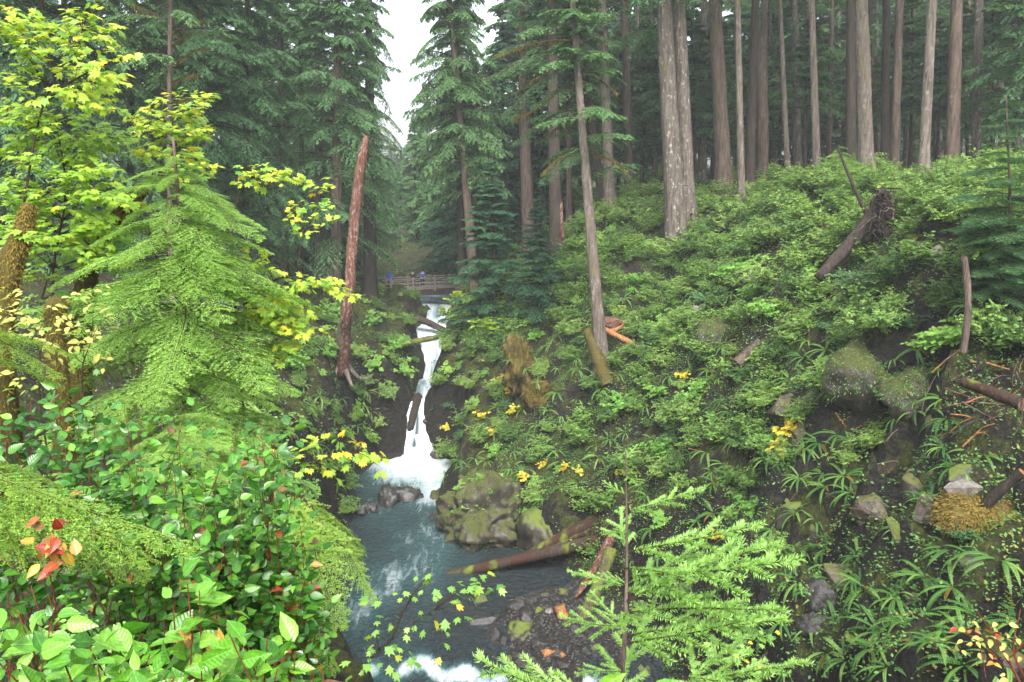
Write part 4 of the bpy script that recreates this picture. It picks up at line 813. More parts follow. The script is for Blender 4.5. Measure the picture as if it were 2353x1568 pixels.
V, F = tube(spline([spts[2] + [0.1, -0.1, 0], spts[8] + [-0.3, -0.32, 0], spts[12] + [-0.2, -0.36, 0]], 10), [0.2, 0.26, 0.28, 0.27, 0.24, 0.2, 0.16, 0.12, 0.08, 0.03], 8, wob=0.12); new_obj('bark_strip', mk_mesh('bark_strip', V, F, M['bark_pale'], True), sn)
for k in range(5):
    an = k * 1.25 + 0.4; d = np.array([math.cos(an), math.sin(an), -0.6]); V, F = tube(spline([[0, 0, 0.5], d * 0.6, d * 1.3 + [0, 0, -0.4], d * 1.9 + rr.normal(0, .2, 3)], 10), np.linspace(0.28, 0.05, 10), 7, wob=0.08); new_obj('root', mk_mesh('snag_root', V, F, M['bark_pale'], True), sn)
# upturned root mass
rw0 = hit1(2010, 560); rw = empty('root_mass', rw0, 'black upturned root mass with pale root strands and a slanting trunk', 'stump'); rr = np.random.default_rng(88)
wpt = lambda px, py, dy=0.0: aty(px, py, rw0[1] + dy) - rw0
V, F = tube(spline([wpt(1880, 640, -0.4), wpt(1945, 570, -0.2), wpt(2010, 490, 0), wpt(2025, 450, 0.1)], 16), np.interp(np.linspace(0, 1, 16), [0, .6, .85, 1], [0.24, 0.34, 0.4, 0.2]), 14, wob=0.08); new_obj('trunk', mk_mesh('root_trunk', V, F, M['bark_dark'], True), rw)
V, F = tube(spline([wpt(2030, 570, 0), wpt(2032, 520, -0.1), wpt(2028, 470, -0.1), wpt(2026, 432, 0)], 16), np.interp(np.linspace(0, 1, 16), [0, .4, .75, 1], [0.5, 0.45, 0.3, 0.05]), 16, wob=0.25); new_obj('root_plate', mk_mesh('root_plate', V, F, M['root'], True), rw)
for k in range(130):
    b = wpt(2027 + rr.normal(0, 9), rr.uniform(432, 530), rr.normal(-0.25, 0.2)); d = np.array([rr.normal(0, 0.5), rr.normal(-0.3, 0.3), -rr.uniform(0.3, 1.0)]); L = rr.uniform(0.5, 1.4)
    o1 = np.array([rr.normal(0, 0.25), rr.normal(-0.1, 0.2), 0.12]); pts = spline([b, b + o1 * L + d * L * 0.2, b + o1 * L * 0.8 + d * L * 0.6, b + o1 * L + d * L + rr.normal(0, 0.12, 3)], 9)
    V, F = tube(pts, np.linspace(rr.uniform(0.02, 0.06), 0.008, 9), 4); new_obj('root', mk_mesh('root_strand', V, F, M['bark_pale'] if k % 9 == 0 else M['root'], True), rw)

# sticks fallen on the slopes
ST = 'bare sticks fallen on the slope'
def stick(px, py, ang, L, seed, mat, label, group=ST, r0=0.03):
    r = np.random.default_rng(seed); g = hit1(px, py)
    if not np.isfinite(g[0]): return
    d = np.array([math.cos(ang), 0.25 * r.normal(), math.sin(ang)]); d = unit(d); e = empty('fallen_stick', g, label, 'stick', group)
    a = -d * L / 2; b = d * L / 2; n = Znormal(g[0], g[1]); off = n * 0.12
    pts = spline([a + off, a * 0.3 + off + r.normal(0, 0.05 * L, 3), b * 0.4 + off + r.normal(0, 0.05 * L, 3), b + off], 10)
    V, F = tube(pts, np.linspace(r0, r0 * 0.3, 10), 6); new_obj('shaft', mk_mesh('stick', V, F, M[mat], True), e)
    for q in range(r.integers(0, 3)):
        p = pts[r.integers(3, 8)]; V, F = tube([p, p + unit(d + r.normal(0, 0.5, 3)) * L * 0.25], [r0 * 0.5, r0 * 0.15], 5); new_obj('side_twig', mk_mesh('side_twig', V, F, M[mat], True), e)
r = np.random.default_rng(99)
for k in range(34): stick(r.uniform(2170, 2350), r.uniform(800, 1010), r.normal(0.3, 0.7), r.uniform(0.7, 2.2), 600 + k, r.choice(['log', 'fresh_wood', 'snag', 'bark_brown']), 'bare stick in the tangle of dead wood on the right slope', 'sticks tangled on the right slope', r.uniform(0.014, 0.035))
for k in range(46): stick(r.uniform(1420, 2170), r.uniform(600, 1180), r.normal(0.6, 0.9), r.uniform(0.5, 1.6), 700 + k, r.choice(['bark_pale', 'fresh_wood', 'snag', 'log_moss']), 'thin fallen stick lying among the slope shrubs', ST, r.uniform(0.012, 0.028))
stick(1945, 978, -0.95, 1.15, 801, 'fresh_wood', 'straight orange stick leaning on the broken rocks of the slope', None, 0.03)
stick(1625, 1030, 0.8, 2.0, 802, 'moss_trunk', 'crooked stick coated in yellow moss above the fern bank', None, 0.05)
for k in range(16): stick(r.uniform(1100, 1440), r.uniform(1370, 1540), r.normal(0.2, 0.6), r.uniform(0.4, 1.1), 850 + k, r.choice(['snag', 'bark_brown']), 'small brown stick washed onto the gravel bar', 'sticks on the gravel bar', 0.018)
for k in range(22): stick(r.uniform(1500, 1640), r.uniform(1060, 1160), r.normal(0.1, 0.8), r.uniform(0.6, 1.6), 880 + k, 'root', 'black branch in the brush heap behind the spruce sapling', 'black brush heap branches', 0.02)

# ------------------------------------------------------------------ rocks
def rock_mesh(name, seed, mat, n=26, flat=0.7, bev=0.06, cuts=1):
    r = np.random.default_rng(seed); P = unit(r.normal(size=(n, 3))) * r.uniform(0.75, 1.05, (n, 1)) * [1, 0.8, flat]
    bm = bmesh.new()
    for p in P: bm.verts.new(p)
    g = bmesh.ops.convex_hull(bm, input=bm.verts); bmesh.ops.delete(bm, geom=[v for v in bm.verts if not v.link_faces], context='VERTS')
    bmesh.ops.bevel(bm, geom=bm.edges[:], offset=bev, segments=1, affect='EDGES', clamp_overlap=True)
    bmesh.ops.recalc_face_normals(bm, faces=bm.faces[:]); me = bpy.data.meshes.new(name); bm.to_mesh(me); bm.free(); me.materials.append(M[mat]); return me
RK = {m: [rock_mesh('rock', 20 + i + j * 10, m, n=12 + 4 * i, flat=0.55 + 0.12 * i) for i in range(4)] for j, m in enumerate(['rock_wet', 'rock_moss', 'rock_brown', 'rock_pale'])}
def boulder_mesh(name, seed, mat, amp=0.25, sub=5, freq=1.3):
    bm = bmesh.new(); bmesh.ops.create_icosphere(bm, subdivisions=sub, radius=1); P = np.array([v.co[:] for v in bm.verts])
    d = amp * fbm(P[:, 0] * freq + seed, P[:, 1] * freq, P[:, 2] * freq, 5, seed); d = d + 0.14 * np.abs(fbm(P[:, 0] * 3 + seed, P[:, 1] * 3, P[:, 2] * 5, 4, seed + 9))
    for v, q in zip(bm.verts, d): v.co *= 1 + q
    me = bpy.data.meshes.new(name); bm.to_mesh(me); bm.free(); me.materials.append(M[mat])
    for f in me.polygons: f.use_smooth = True
    return me
def rock(pos, size, mat, label, group=None, seed=0, rz=None, name='rock', mesh=None, sc=(1, 1, 1), tilt=(0, 0)):
    o = new_obj(name, mesh or RK[mat][seed % 4]); o.location = [float(c) for c in pos]; o.rotation_euler = (tilt[0], tilt[1], rz if rz is not None else seed * 1.7); o.scale = (size * sc[0], size * sc[1], size * sc[2])
    if mat in FUZZ:
        me = o.data; P = np.empty(len(me.vertices) * 3); me.vertices.foreach_get('co', P); P = P.reshape(-1, 3); q = np.random.default_rng(len(P) + seed); n_ = FUZZ[mat] if size > 0.8 else FUZZ[mat] // 4
        i = q.choice(len(P), n_); Nn = unit(P[i]); k_ = (Nn[:, 2] > -0.35); Pn, Nn = P[i][k_] + q.normal(0, 0.06, (k_.sum(), 3)), Nn[k_]; n_ = len(Pn); s_ = np.array([size * sc[0], size * sc[1], size * sc[2]])
        V, F = leaflets(Pn * s_, Nn * 0.5 + np.array([0, 0, -0.7]) + q.normal(0, 0.3, (n_, 3)), Nn + q.normal(0, 0.5, (n_, 3)), q.uniform(0.05, 0.16, n_), np.full(n_, 0.04))
        new_obj('moss', mk_mesh('moss', V / s_, F, M['moss_hang'] if mat == 'moss_brown' else M['herb'], var=np.repeat(q.random(n_), 4)), o)
    return tag(o, label, 'rock', group)
FUZZ = {'moss_brown': 9000, 'rock_cliff': 4500}
def pool(px, py, dz=0.0):
    v = (784 - py) / FPX; D = np.array([(px - 1176.5) / FPX, CP + v * SP, -SP + v * CP]); return CAM + D * (21 - dz) / -D[2]
rock(pool(893, 1152, -0.1), 1.15, 'rock_wet', 'wet dark boulder on the left of the pair in the pool', seed=1, mesh=boulder_mesh('boulder', 3, 'rock_wet', 0.3, 4), sc=(1, 0.7, 0.85))
rock(pool(935, 1148, -0.1), 1.0, 'rock_wet', 'flat topped dark boulder on the right of the pair in the pool', seed=2, mesh=boulder_mesh('boulder', 5, 'rock_wet', 0.3, 4), sc=(1.1, 0.7, 0.8))
rock(pool(1112, 1440, -0.1), 0.95, 'rock_wet', 'slab of dark rock with a shiny wet face and a mossy top at the rapid', seed=0, rz=0.5, sc=(1.25, 0.7, 0.8), mesh=rock_mesh('slab', 91, 'rock_wet', 14, 0.6, 0.05))
rock(pool(1110, 1422, -0.52), 0.62, 'rock_moss', 'bright moss cap on the wet slab at the rapid', seed=0, rz=0.5, sc=(1.3, 0.55, 0.35), name='moss_rock', mesh=boulder_mesh('moss_cap', 8, 'rock_moss', 0.2, 3))
rock(pool(1135, 1462, -0.05), 0.6, 'rock_wet', 'low wet rock in the water under the mossy slab', seed=3)
rock(pool(1194, 1458, -0.15), 0.66, 'rock_moss', 'rounded green mossy rock at the edge of the gravel bar', seed=2, mesh=boulder_mesh('boulder', 13, 'rock_moss', 0.25, 4), sc=(1, 1, 0.8))
rock(pool(1248, 1432, -0.1), 0.5, 'rock_wet', 'glossy wet rock between the mossy rock and the orange log', seed=1)
rock(pool(1262, 1412, -0.1), 0.42, 'rock_pale', 'dull grey block touching the sawn orange log', seed=2)
rock(aty(1118, 1195, 45.6), 2.4, 'rock_cliff', 'big mossy cliff boulder rising from the pool on the right', mesh=boulder_mesh('boulder', 17, 'rock_cliff', 0.42, 6, 1.5), sc=(1.0, 0.85, 1.05), rz=0.6)
rock(aty(1235, 1240, 43.0), 1.35, 'rock_moss', 'yellow green mossy mound behind the pool logs', mesh=boulder_mesh('boulder', 19, 'rock_moss', 0.3, 4), rz=2.1, sc=(1.1, 0.8, 1.2))
rock(aty(1015, 1165, 50.9), 0.9, 'rock_moss', 'dark mossy corner rock where the pool narrows', mesh=boulder_mesh('boulder', 23, 'rock_cliff', 0.3, 4), sc=(0.8, 0.9, 1.3))
rock(aty(1005, 1200, 47.6), 0.55, 'rock_wet', 'small round wet rock at the foot of the mossy cliff', mesh=boulder_mesh('boulder', 27, 'rock_wet', 0.25, 4))
rock(aty(1192, 845, 51.5), 1.35, 'moss_brown', 'tall stump shaped mound of ochre moss on the bank', mesh=boulder_mesh('boulder', 29, 'moss_brown', 0.45, 5, 1.8), sc=(0.6, 0.6, 1.3), name='moss_mound')
rock(aty(1235, 905, 49.5), 0.9, 'moss_brown', 'low ochre moss hump below the tall moss mound', mesh=boulder_mesh('boulder', 31, 'moss_brown', 0.45, 5, 1.8), sc=(0.8, 0.6, 1.0), name='moss_mound')
rock(aty(1402, 742, 49.3), 0.55, 'snag', 'red brown pile of shredded bark behind the peeled logs', mesh=boulder_mesh('bark_pile', 33, 'snag', 0.2, 4), sc=(1.2, 0.7, 0.6), name='bark_pile')
for k, (px, py, y, s, m, lab) in enumerate([(1897, 525, 40, 0.35, 'moss_brown', 'ochre mossy stub poking out of the upper slope'),
    (1975, 1165, 24.4, 0.85, 'rock_brown', 'large angular brown rock jutting from the right cliff'), (2205, 1125, 21.5, 0.55, 'rock_pale', 'pale jagged rock on the ledge below the right slope'),
    (2110, 572, 33.6, 0.5, 'rock_brown', 'flat faced rock under the dark log beside the root mass'), (2155, 578, 33.2, 0.4, 'rock_pale', 'pale rock edge beside the dirt scar'), (1602, 712, 46, 0.5, 'rock_pale', 'white streaked rock face among ferns high on the slope'),
    (1800, 945, 32.6, 0.8, 'rock_brown', 'dark broken outcrop behind the orange stick'), (1860, 930, 32, 0.7, 'rock_brown', 'brown slab at the top of the broken outcrop'), (1845, 985, 31, 0.5, 'rock_brown', 'small block at the foot of the broken outcrop'),
    (2040, 1085, 24.5, 0.6, 'rock_brown', 'brown ledge block right of the large angular rock'), (2100, 1120, 23.6, 0.65, 'rock_brown', 'tilted brown ledge stone under the low herbs'), (2140, 1170, 22.6, 0.55, 'rock_brown', 'worn stone beneath the tilted ledge stone'),
    (2325, 1130, 18.6, 0.4, 'rock_pale', 'grey cracked rock beside the black slanting log'), (1885, 1370, 23.5, 0.45, 'rock_wet', 'wet grey rock in the dark hollow of the cliff'), (1870, 1440, 23, 0.4, 'rock_wet', 'dark wet rock at the bottom of the cliff hollow'), (2245, 1200, 20.4, 0.6, 'moss_brown', 'mossy overhanging rock under the black log'),
    (1975, 880, 29.6, 0.9, 'rock_cliff', 'dark mossy outcrop under the blue green shrub'), (2090, 900, 27.8, 0.7, 'rock_cliff', 'shadowed mossy rock right of the fern hollow'), (1720, 640, 45, 0.5, 'rock_cliff', 'mossy boulder under the half buried log'), (1640, 780, 41, 0.8, 'rock_cliff', 'mossy bluff with dripping ferns'), (1950, 650, 36, 0.3, 'rock_pale', 'small pale stone in the dirt of the upper slope')]):
    g = aty(px, py, y); h_ = hit1(px, py); p = h_ if np.isfinite(h_[0]) else g
    rock(p - Znormal(p[0], p[1]) * s * 0.35, 1.35 * s * p[1] / y, m, lab, seed=k, tilt=(r.normal(0, 0.3), r.normal(0, 0.3)), mesh=rock_mesh('rock', 200 + k, m, 14, 0.8, 0.06) if m in ('rock_brown', 'rock_pale') else boulder_mesh('boulder', 40 + k, m, 0.3, 4))
# blocks breaking out of the lower right cliff
q = np.random.default_rng(414); LB_ = hit(q.uniform(1760, 2350, 120), q.uniform(960, 1540, 120)); cnt = 0
for P in LB_:
    if cnt >= 34 or not np.isfinite(P[0]) or float(river_sd(P[0], P[1])) < 0.4: continue
    s_ = q.uniform(0.3, 0.75); rock(P - Znormal(P[0], P[1]) * s_ * 0.4, s_, 'rock_brown', 'angular mossy block jutting from the fern covered right cliff', 'blocks jutting from the right cliff', seed=cnt, tilt=(q.normal(0, .4), q.normal(0, .4)), mesh=RK['rock_brown'][cnt % 4] if cnt % 3 else RK['rock_moss'][cnt % 4], sc=(q.uniform(.8, 1.5), 1, q.uniform(.8, 1.4))); cnt += 1
# stones on the gravel bar
GB = 'stones on the gravel bar'; cnt = 0; r = np.random.default_rng(123)
while cnt < 150:
    px, py = r.uniform(1080, 1500), r.uniform(1365, 1566); g = hit1(px, py)
    if not np.isfinite(g[0]) or float(bar(g[0], g[1])) < 0.25 or float(river_sd(g[0], g[1])) > 0.2: continue
    s = 0.11 + 0.4 * r.random() ** 3; cnt += 1
    rock(g + [0, 0, s * 0.1], s, r.choice(['rock_wet', 'rock_wet', 'rock_wet', 'rock_moss', 'rock_brown'], p=[.3, .3, .22, .08, .1]), 'loose wet stone lying on the gravel bar', GB, seed=int(r.integers(0, 90)), tilt=(r.normal(0, .2), r.normal(0, .2)), name='stone')
n = 9000; gx = r.uniform(-3, 8, n); gy = r.uniform(28, 41, n); k = (bar(gx, gy) > 0.15) & (river_sd(gx, gy) < 0.3); gx, gy = gx[k], gy[k]; n = len(gx)
ico = np.array([[1, 0, 0], [-1, 0, 0], [0, 1, 0], [0, -1, 0], [0, 0, .6], [0, 0, -.6]]); icf = np.array([[0, 2, 4], [2, 1, 4], [1, 3, 4], [3, 0, 4], [2, 0, 5], [1, 2, 5], [3, 1, 5], [0, 3, 5]])
V, F = merge_template(ico, icf, np.stack([gx, gy, Z(gx, gy)], -1), r.normal(size=(n, 3)) * [1, 1, .2], np.array([0, 0, 1.0]) + r.normal(0, .3, (n, 3)), r.uniform(0.02, 0.085, n))
tag(new_obj('gravel', mk_mesh('gravel', V, F, M['rock_wet'])), 'wet dark gravel between the stones of the bar', 'gravel', kind='stuff')
for k, (px, py, y, s) in enumerate([(870, 1060, 58.3, 0.7), (1005, 1050, 58.6, 0.6), (850, 1170, 48.5, 0.5), (830, 1175, 48, 0.4), (1000, 960, 60.2, 0.6), (978, 968, 59.6, 0.22)]):
    rock(aty(px, py, y), s, 'rock_wet', ['wet rock at the back corner of the pool left of the falls', 'wet rock under the right wall beside the falls', 'low rock in the riffle left of the boulder pair', 'smaller rock in the riffle by the left wall', 'dark rib of rock right of the lower falls', 'black rock splitting the falling water'][k], seed=k, mesh=boulder_mesh('boulder', 70 + k, 'rock_wet', 0.3, 4))

# ------------------------------------------------------------------ shrubs, ferns and herbs on the banks
def shrub_mesh(name, seed, R, H, nst, ntw, k, leafL, leafW, mat, flat=0.35):
    """stems fanning out from one foot, twigs in loose layers, small leaves along the twigs"""
    r = np.random.default_rng(seed); stems = []; P, D, LL = [], [], []
    for i in range(nst):
        a = r.uniform(0, 2 * PI); rad = R * math.sqrt(r.random()); h = H * r.uniform(0.55, 1.05) * (1 - 0.35 * rad / R)
        tip = np.array([rad * math.cos(a), rad * math.sin(a), h]); pts = spline([[0, 0, -0.1], tip * [0.35, 0.35, 0.55], tip], 6); stems.append(tube(pts, np.linspace(0.012, 0.004, 6), 3, cap=False))
        t = r.uniform(0.35, 1, ntw); B = np.stack([np.interp(t, np.linspace(0, 1, 6), pts[:, c]) for c in range(3)], -1); b = r.uniform(0, 2 * PI, ntw)
        P.append(B); D.append(np.stack([np.cos(b), np.sin(b), r.normal(0.05, flat, ntw)], -1)); LL.append(r.uniform(0.12, 0.36, ntw) * R)
    P, D, LL = np.concatenate(P), unit(np.concatenate(D)), np.concatenate(LL); m = len(P)
    s = (np.arange(k)[None] + r.random((m, k))) / k; X = unit(np.cross(D, [0, 0, 1.0])); sg = np.where(np.arange(k) % 2 == 0, 1.0, -1.0)[None]
    Q = P[:, None] + D[:, None] * (LL[:, None] * s)[..., None]; D3 = D[:, None] * 0.6 + X[:, None] * (sg * r.uniform(0.5, 1, (m, k)))[..., None] + np.array([0, 0, -0.15])
    V, F = leaflets(Q.reshape(-1, 3), D3.reshape(-1, 3), (np.array([0, 0, 1.0]) + r.normal(0, 0.45, (m, k, 3))).reshape(-1, 3), (leafL * r.uniform(0.6, 1.25, (m, k))).ravel(), (leafW * r.uniform(0.7, 1.2, (m, k))).ravel())
    var = np.repeat(np.clip(np.repeat(r.random(m) * 0.7, k) + 0.3 * r.random(m * k), 0, 1), 4); nv = len(V); nf = len(F)
    V2, Fs = join([(V, F)] + stems); midx = np.zeros(sum(len(f) for f in Fs), int); midx[nf:] = 1
    return mk_mesh(name, V2, Fs, mats=[mat, M['twig']], var=np.concatenate([var, np.zeros(len(V2) - nv)]), midx=midx), (V, F, var)
HUCK = [shrub_mesh('huckleberry_bush', 900 + i, 0.8, 1.25, 24, 10, 9, 0.075, 0.045, M['huckleberry']) for i in range(5)]
DARK = [shrub_mesh('dark_bush', 920 + i, 0.95, 1.0, 22, 9, 10, 0.07, 0.045, M['huckleberry_dark'], 0.25) for i in range(2)]
VMAP = [shrub_mesh('vine_maple_bush', 930 + i, 1.0, 1.1, 14, 8, 6, 0.14, 0.13, M['maple_green'], 0.2) for i in range(3)]
YEL = [shrub_mesh('yellow_leaf_plant', 940 + i, 0.5, 0.7, 6, 4, 3, 0.2, 0.2, M['maple_yellow'], 0.2) for i in range(2)]
LOW = [shrub_mesh('low_leafy_plant', 950 + i, 0.6, 0.45, 14, 6, 5, 0.10, 0.085, M['maple_green'], 0.3) for i in range(3)]

def pinnate(name, seed, L, n, pw, mat):
    """a fern frond along +Y arching over, with paired leaflets"""
    r = np.random.default_rng(seed); t = (np.arange(n) + 0.5) / n * 0.92 + 0.06
    def pos(q): q = np.asarray(q); return np.stack([0.05 * L * q * q * math.sin(seed), L * (q - 0.12 * q ** 3), L * (0.62 * q - 0.78 * q * q)], -1)
    P = pos(t); Tn = unit(pos(t + 0.01) - pos(t - 0.01)); X = np.array([1.0, 0, 0]); w = pw * np.sin(np.clip(t * 1.05 + 0.08, 0, 1) * PI) ** 0.55
    parts = []; Vs, Fs = [], []
    for sd in (-1, 1):
        D = unit(Tn * 0.35 + X * sd + np.array([0, 0, -0.18])); N = np.cross(X, Tn) + r.normal(0, 0.1, (n, 3)); V, F = leaflets(P, D, N * 1.0, w, np.full(n, L / n * 0.85)); parts.append((V, F))
    q = np.linspace(0, 1, 8); parts.append(tube(pos(q), np.linspace(0.008, 0.002, 8), 3, cap=False)); V, F = join(parts)
    return mk_mesh(name, V, F, mat, var=np.clip(r.random() * 0.5 + 0.3 * r.random(len(V)), 0, 1))
FROND = [pinnate('frond', 960 + i, 1.1, 30, 0.06, M['fern']) for i in range(4)]
FROND_OLD = pinnate('frond', 970, 0.7, 16, 0.07, M['moss_hang'])
def fern(g, n, s, label, group, seed, nrm=(0, 0, 1), nf=12):
    r = np.random.default_rng(seed); e = empty('sword_fern', g, label, 'fern', group)
    q = Vector((0, 0, 1)).rotation_difference((Vector(nrm) * 0.4 + Vector((0, 0, 0.6))).normalized()).to_matrix().to_4x4()
    for k in range(nf):
        a = k * 2 * PI / nf + r.normal(0, 0.2); new_obj('frond', FROND_OLD if (k % 8 == 7 and r.random() < 0.6) else FROND[r.integers(0, 4)], e, q @ Matrix.Rotation(a, 4, 'Z') @ Matrix.Rotation(r.normal(-0.05, 0.22), 4, 'X') @ Matrix.Scale(s * r.uniform(0.75, 1.15), 4))
    return e

MARKS = [((2020, 540), 'the upturned root mass'), ((1400, 780), 'the peeled orange logs'), ((1565, 580), 'the thick twin trunks'), ((1665, 455), 'the reddish flared trunk'), ((2120, 450), 'the pale scaly trunk on the crest'), ((1985, 690), 'the large blue green shrub'), ((1830, 950), 'the broken brown outcrop'), ((1118, 1195), 'the mossy cliff boulder'),
         ((1380, 1400), 'the gravel bar'), ((1180, 690), 'the young dark firs'), ((2280, 910), 'the tangled sticks'), ((1975, 1165), 'the large angular brown rock'), ((1770, 760), 'the long diagonal log'), ((1192, 860), 'the tall ochre moss mound'), ((1050, 800), 'the upper falls'), ((2200, 1120), 'the pale jagged ledge rock'), ((1560, 1110), 'the black brush heap'), ((1880, 1400), 'the dark cliff hollow'), ((1878, 430), 'the slender moss sided trunk'), ((1640, 780), 'the mossy bluff'), ((2120, 660), 'the bare dirt scar'), ((2250, 1420), 'the foot of the right cliff'), ((1450, 560), 'the bank crest'), ((780, 830), 'the red snag'), ((900, 780), 'the left end of the mossy spanning log'), ((860, 680), 'the left end of the footbridge'), ((820, 1050), 'the left pool corner'), ((650, 900), 'the large bright hemlock'), ((720, 700), 'the trunks of the left forest')]
MARK_P = hit([m[0][0] for m in MARKS], [m[0][1] for m in MARKS]); MARK_P = np.where(np.isfinite(MARK_P), MARK_P, 1e6)
def near(P): return MARKS[int(np.argmin(np.linalg.norm(MARK_P - np.asarray(P), axis=1)))][1]
EXC = hit([1300, 1350, 1250, 1400, 2030, 2000, 1960, 1770, 1720, 1820, 1840, 1975, 2110, 2205, 1192, 1235, 1400, 1430, 1800, 2280, 2040, 2120, 2250, 2140, 2100], [1240, 1215, 1262, 1200, 570, 580, 590, 770, 810, 720, 950, 1165, 580, 1125, 880, 920, 780, 800, 960, 920, 1090, 640, 870, 700, 1130]); EXR = [1.5, 1.5, 1.2, 1.3, 2.0, 1.6, 1, .7, .7, .7, 1.3, 1.1, .9, .8, 1.1, .8, .9, .8, 1, 1.2, .8, 1.2, 1, .9, .8]; EXC = np.where(np.isfinite(EXC), EXC, 1e6)
def on_ground(P): return float(river_sd(P[0], P[1])) > 0.35 and not (np.hypot(EXC[:, 0] - P[0], EXC[:, 1] - P[1]) < EXR).any()
def place(mesh, g, s, name, label, cat, group, rz, nrm, k=0.35):
    q = Vector((0, 0, 1)).rotation_difference((Vector(nrm) * k + Vector((0, 0, 1 - k))).normalized()).to_matrix().to_4x4()
    o = new_obj(name, mesh); o.matrix_world = Matrix.Translation(Vector(g)) @ q @ Matrix.Rotation(rz, 4, 'Z') @ Matrix.Diagonal((s, s, s * random.uniform(0.8, 1.2), 1)); return tag(o, label, cat, group)

# right bank: candidates spread over what can be seen of it
r = np.random.default_rng(2024)
def cand(n, x0, x1, y0, y1):
    H_ = hit(r.uniform(x0, x1, n), r.uniform(y0, y1, n)); return H_[np.isfinite(H_[:, 0])]
HK = 'huckleberry bushes on the right bank'; FN = 'sword ferns on the right bank'; VM = 'maple bushes on the right bank'; LP = 'low leafy plants on the right bank'
occupied = []
def free(P, d):
    for q in occupied:
        if (q[0] - P[0]) ** 2 + (q[1] - P[1]) ** 2 < d * d: return False
    occupied.append(P[:2]); return True
def gmask(P, f, s): return float(fbm(P[0] * f, P[1] * f, 0, 2, s))
cf = cand(2600, 1020, 2353, 640, 1560); nfern = 0
big = [(2080, 1430, 1.15), (1960, 1345, 0.95), (2300, 1290, 1.2), (1995, 900, 1.0), (2060, 905, 0.9), (1970, 1330, 0.9), (1700, 1010, 1.1), (1850, 1030, 1.1), (1690, 1080, 1.0), (1770, 1055, 1.1), (2170, 920, 1.0), (1290, 1060, 1.2), (1180, 1035, 1.1), (1240, 1030, 1.1), (1200, 1085, 1.1), (1470, 870, 1.0), (1420, 860, 1.0), (1530, 930, 1.1), (1330, 850, 1.0), (2130, 1330, 1.1), (2190, 1350, 1.0), (2250, 1420, 1.1), (2010, 1490, 1.1), (1900, 1500, 1.0), (2150, 1480, 1.1), (1830, 1180, 1.0), (1640, 1180, 1.2), (1700, 1240, 1.1), (1680, 680, 1.0), (1510, 680, 0.9), (1800, 860, 1.0)]
for k, (px, py, s) in enumerate(big):
    g = hit1(px, py)
    if np.isfinite(g[0]): occupied.append(g[:2]); fern(g, 12, s, 'large arching sword fern near ' + near(g), FN, 3000 + k, Znormal(g[0], g[1]), 18); nfern += 1
for P in cf:
    if nfern >= 285: break
    if not on_ground(P) or P[1] > 62 or gmask(P, 0.22, 301) < -0.35 or not free(P, 0.62): continue
    fern(P, 10, r.uniform(0.65, 1.2), 'sword fern rooted on the bank near ' + near(P), FN, 3100 + nfern, Znormal(P[0], P[1]), int(r.integers(11, 16))); nfern += 1
cv = np.concatenate([cand(1300, 1010, 2353, 430, 1050), cand(900, 1010, 2353, 560, 1500)]); r.shuffle(cv); nh = nv_ = nl_ = 0; extra = []
for P in cv:
    if not on_ground(P) or P[1] > 85: continue
    gm = gmask(P, 0.16, 311)
    if P[2] < 12 and gm < -0.05 and r.random() < 0.6: continue
    if P[0] > 6.5 and P[1] < 31 and P[2] < 15 and r.random() < 0.85: continue
    if not free(P, 0.5): continue
    n_ = Znormal(P[0], P[1]); s = r.uniform(0.7, 1.6) * (1.15 if P[2] > 15 else 0.95)
    q = r.random()
    if q < 0.62 or P[2] > 17:
        if nh < 300: place(HUCK[nh % 5][0], P, s, 'huckleberry_bush', 'light green huckleberry bush near ' + near(P), 'shrub', HK, r.uniform(0, 6.3), n_); nh += 1
        else: extra.append((P, s, n_))
    elif q < 0.72: place(VMAP[nv_ % 3][0], P, s * 0.8, 'vine_maple_bush', 'bushy broad leaved maple on the bank near ' + near(P), 'shrub', VM, r.uniform(0, 6.3), n_); nv_ += 1
    elif q < 0.95: place(LOW[nl_ % 3][0], P, s, 'leafy_plant', 'low broad leaved plant clinging to the bank near ' + near(P), 'plant', LP, r.uniform(0, 6.3), n_, 0.6); nl_ += 1
    else: place(DARK[nl_ % 2][0], P, s * 0.8, 'dark_bush', 'small blue green bush near ' + near(P), 'shrub', 'blue green bushes on the right bank', r.uniform(0, 6.3), n_)
for k, (px, py, s, lab) in enumerate([(1985, 690, 1.9, 'large rounded blue green shrub overhanging the fern hollow'), (2080, 760, 1.0, 'blue green shrub beside the large rounded one'), (2210, 1250, 0.8, 'blue green shrub under the mossy overhang')]):
    g = hit1(px, py); place(DARK[k % 2][0], g, s, 'dark_bush', lab, 'shrub', None, k, (0, 0, 1))
BM = 'bright maple bushes above the falls'; VMB = [shrub_mesh('bright_maple_bush', 980 + i, 1.0, 1.1, 16, 9, 7, 0.14, 0.13, M['maple'], 0.2) for i in range(2)]
for k, (px, py, s) in enumerate([(1060, 690, 1.3), (1110, 690, 1.5), (1160, 710, 1.4), (1070, 735, 1.3), (1030, 720, 1.0), (1120, 745, 1.3), (1180, 700, 1.2)]):
    g = hit1(px, py + 15)
    if np.isfinite(g[0]): place(VMB[k % 2][0], g, s * 1.25, 'vine_maple_bush', 'bright green maple bush spilling over the bank beside the upper falls', 'shrub', BM, k * 1.3, (0, 0, 1))
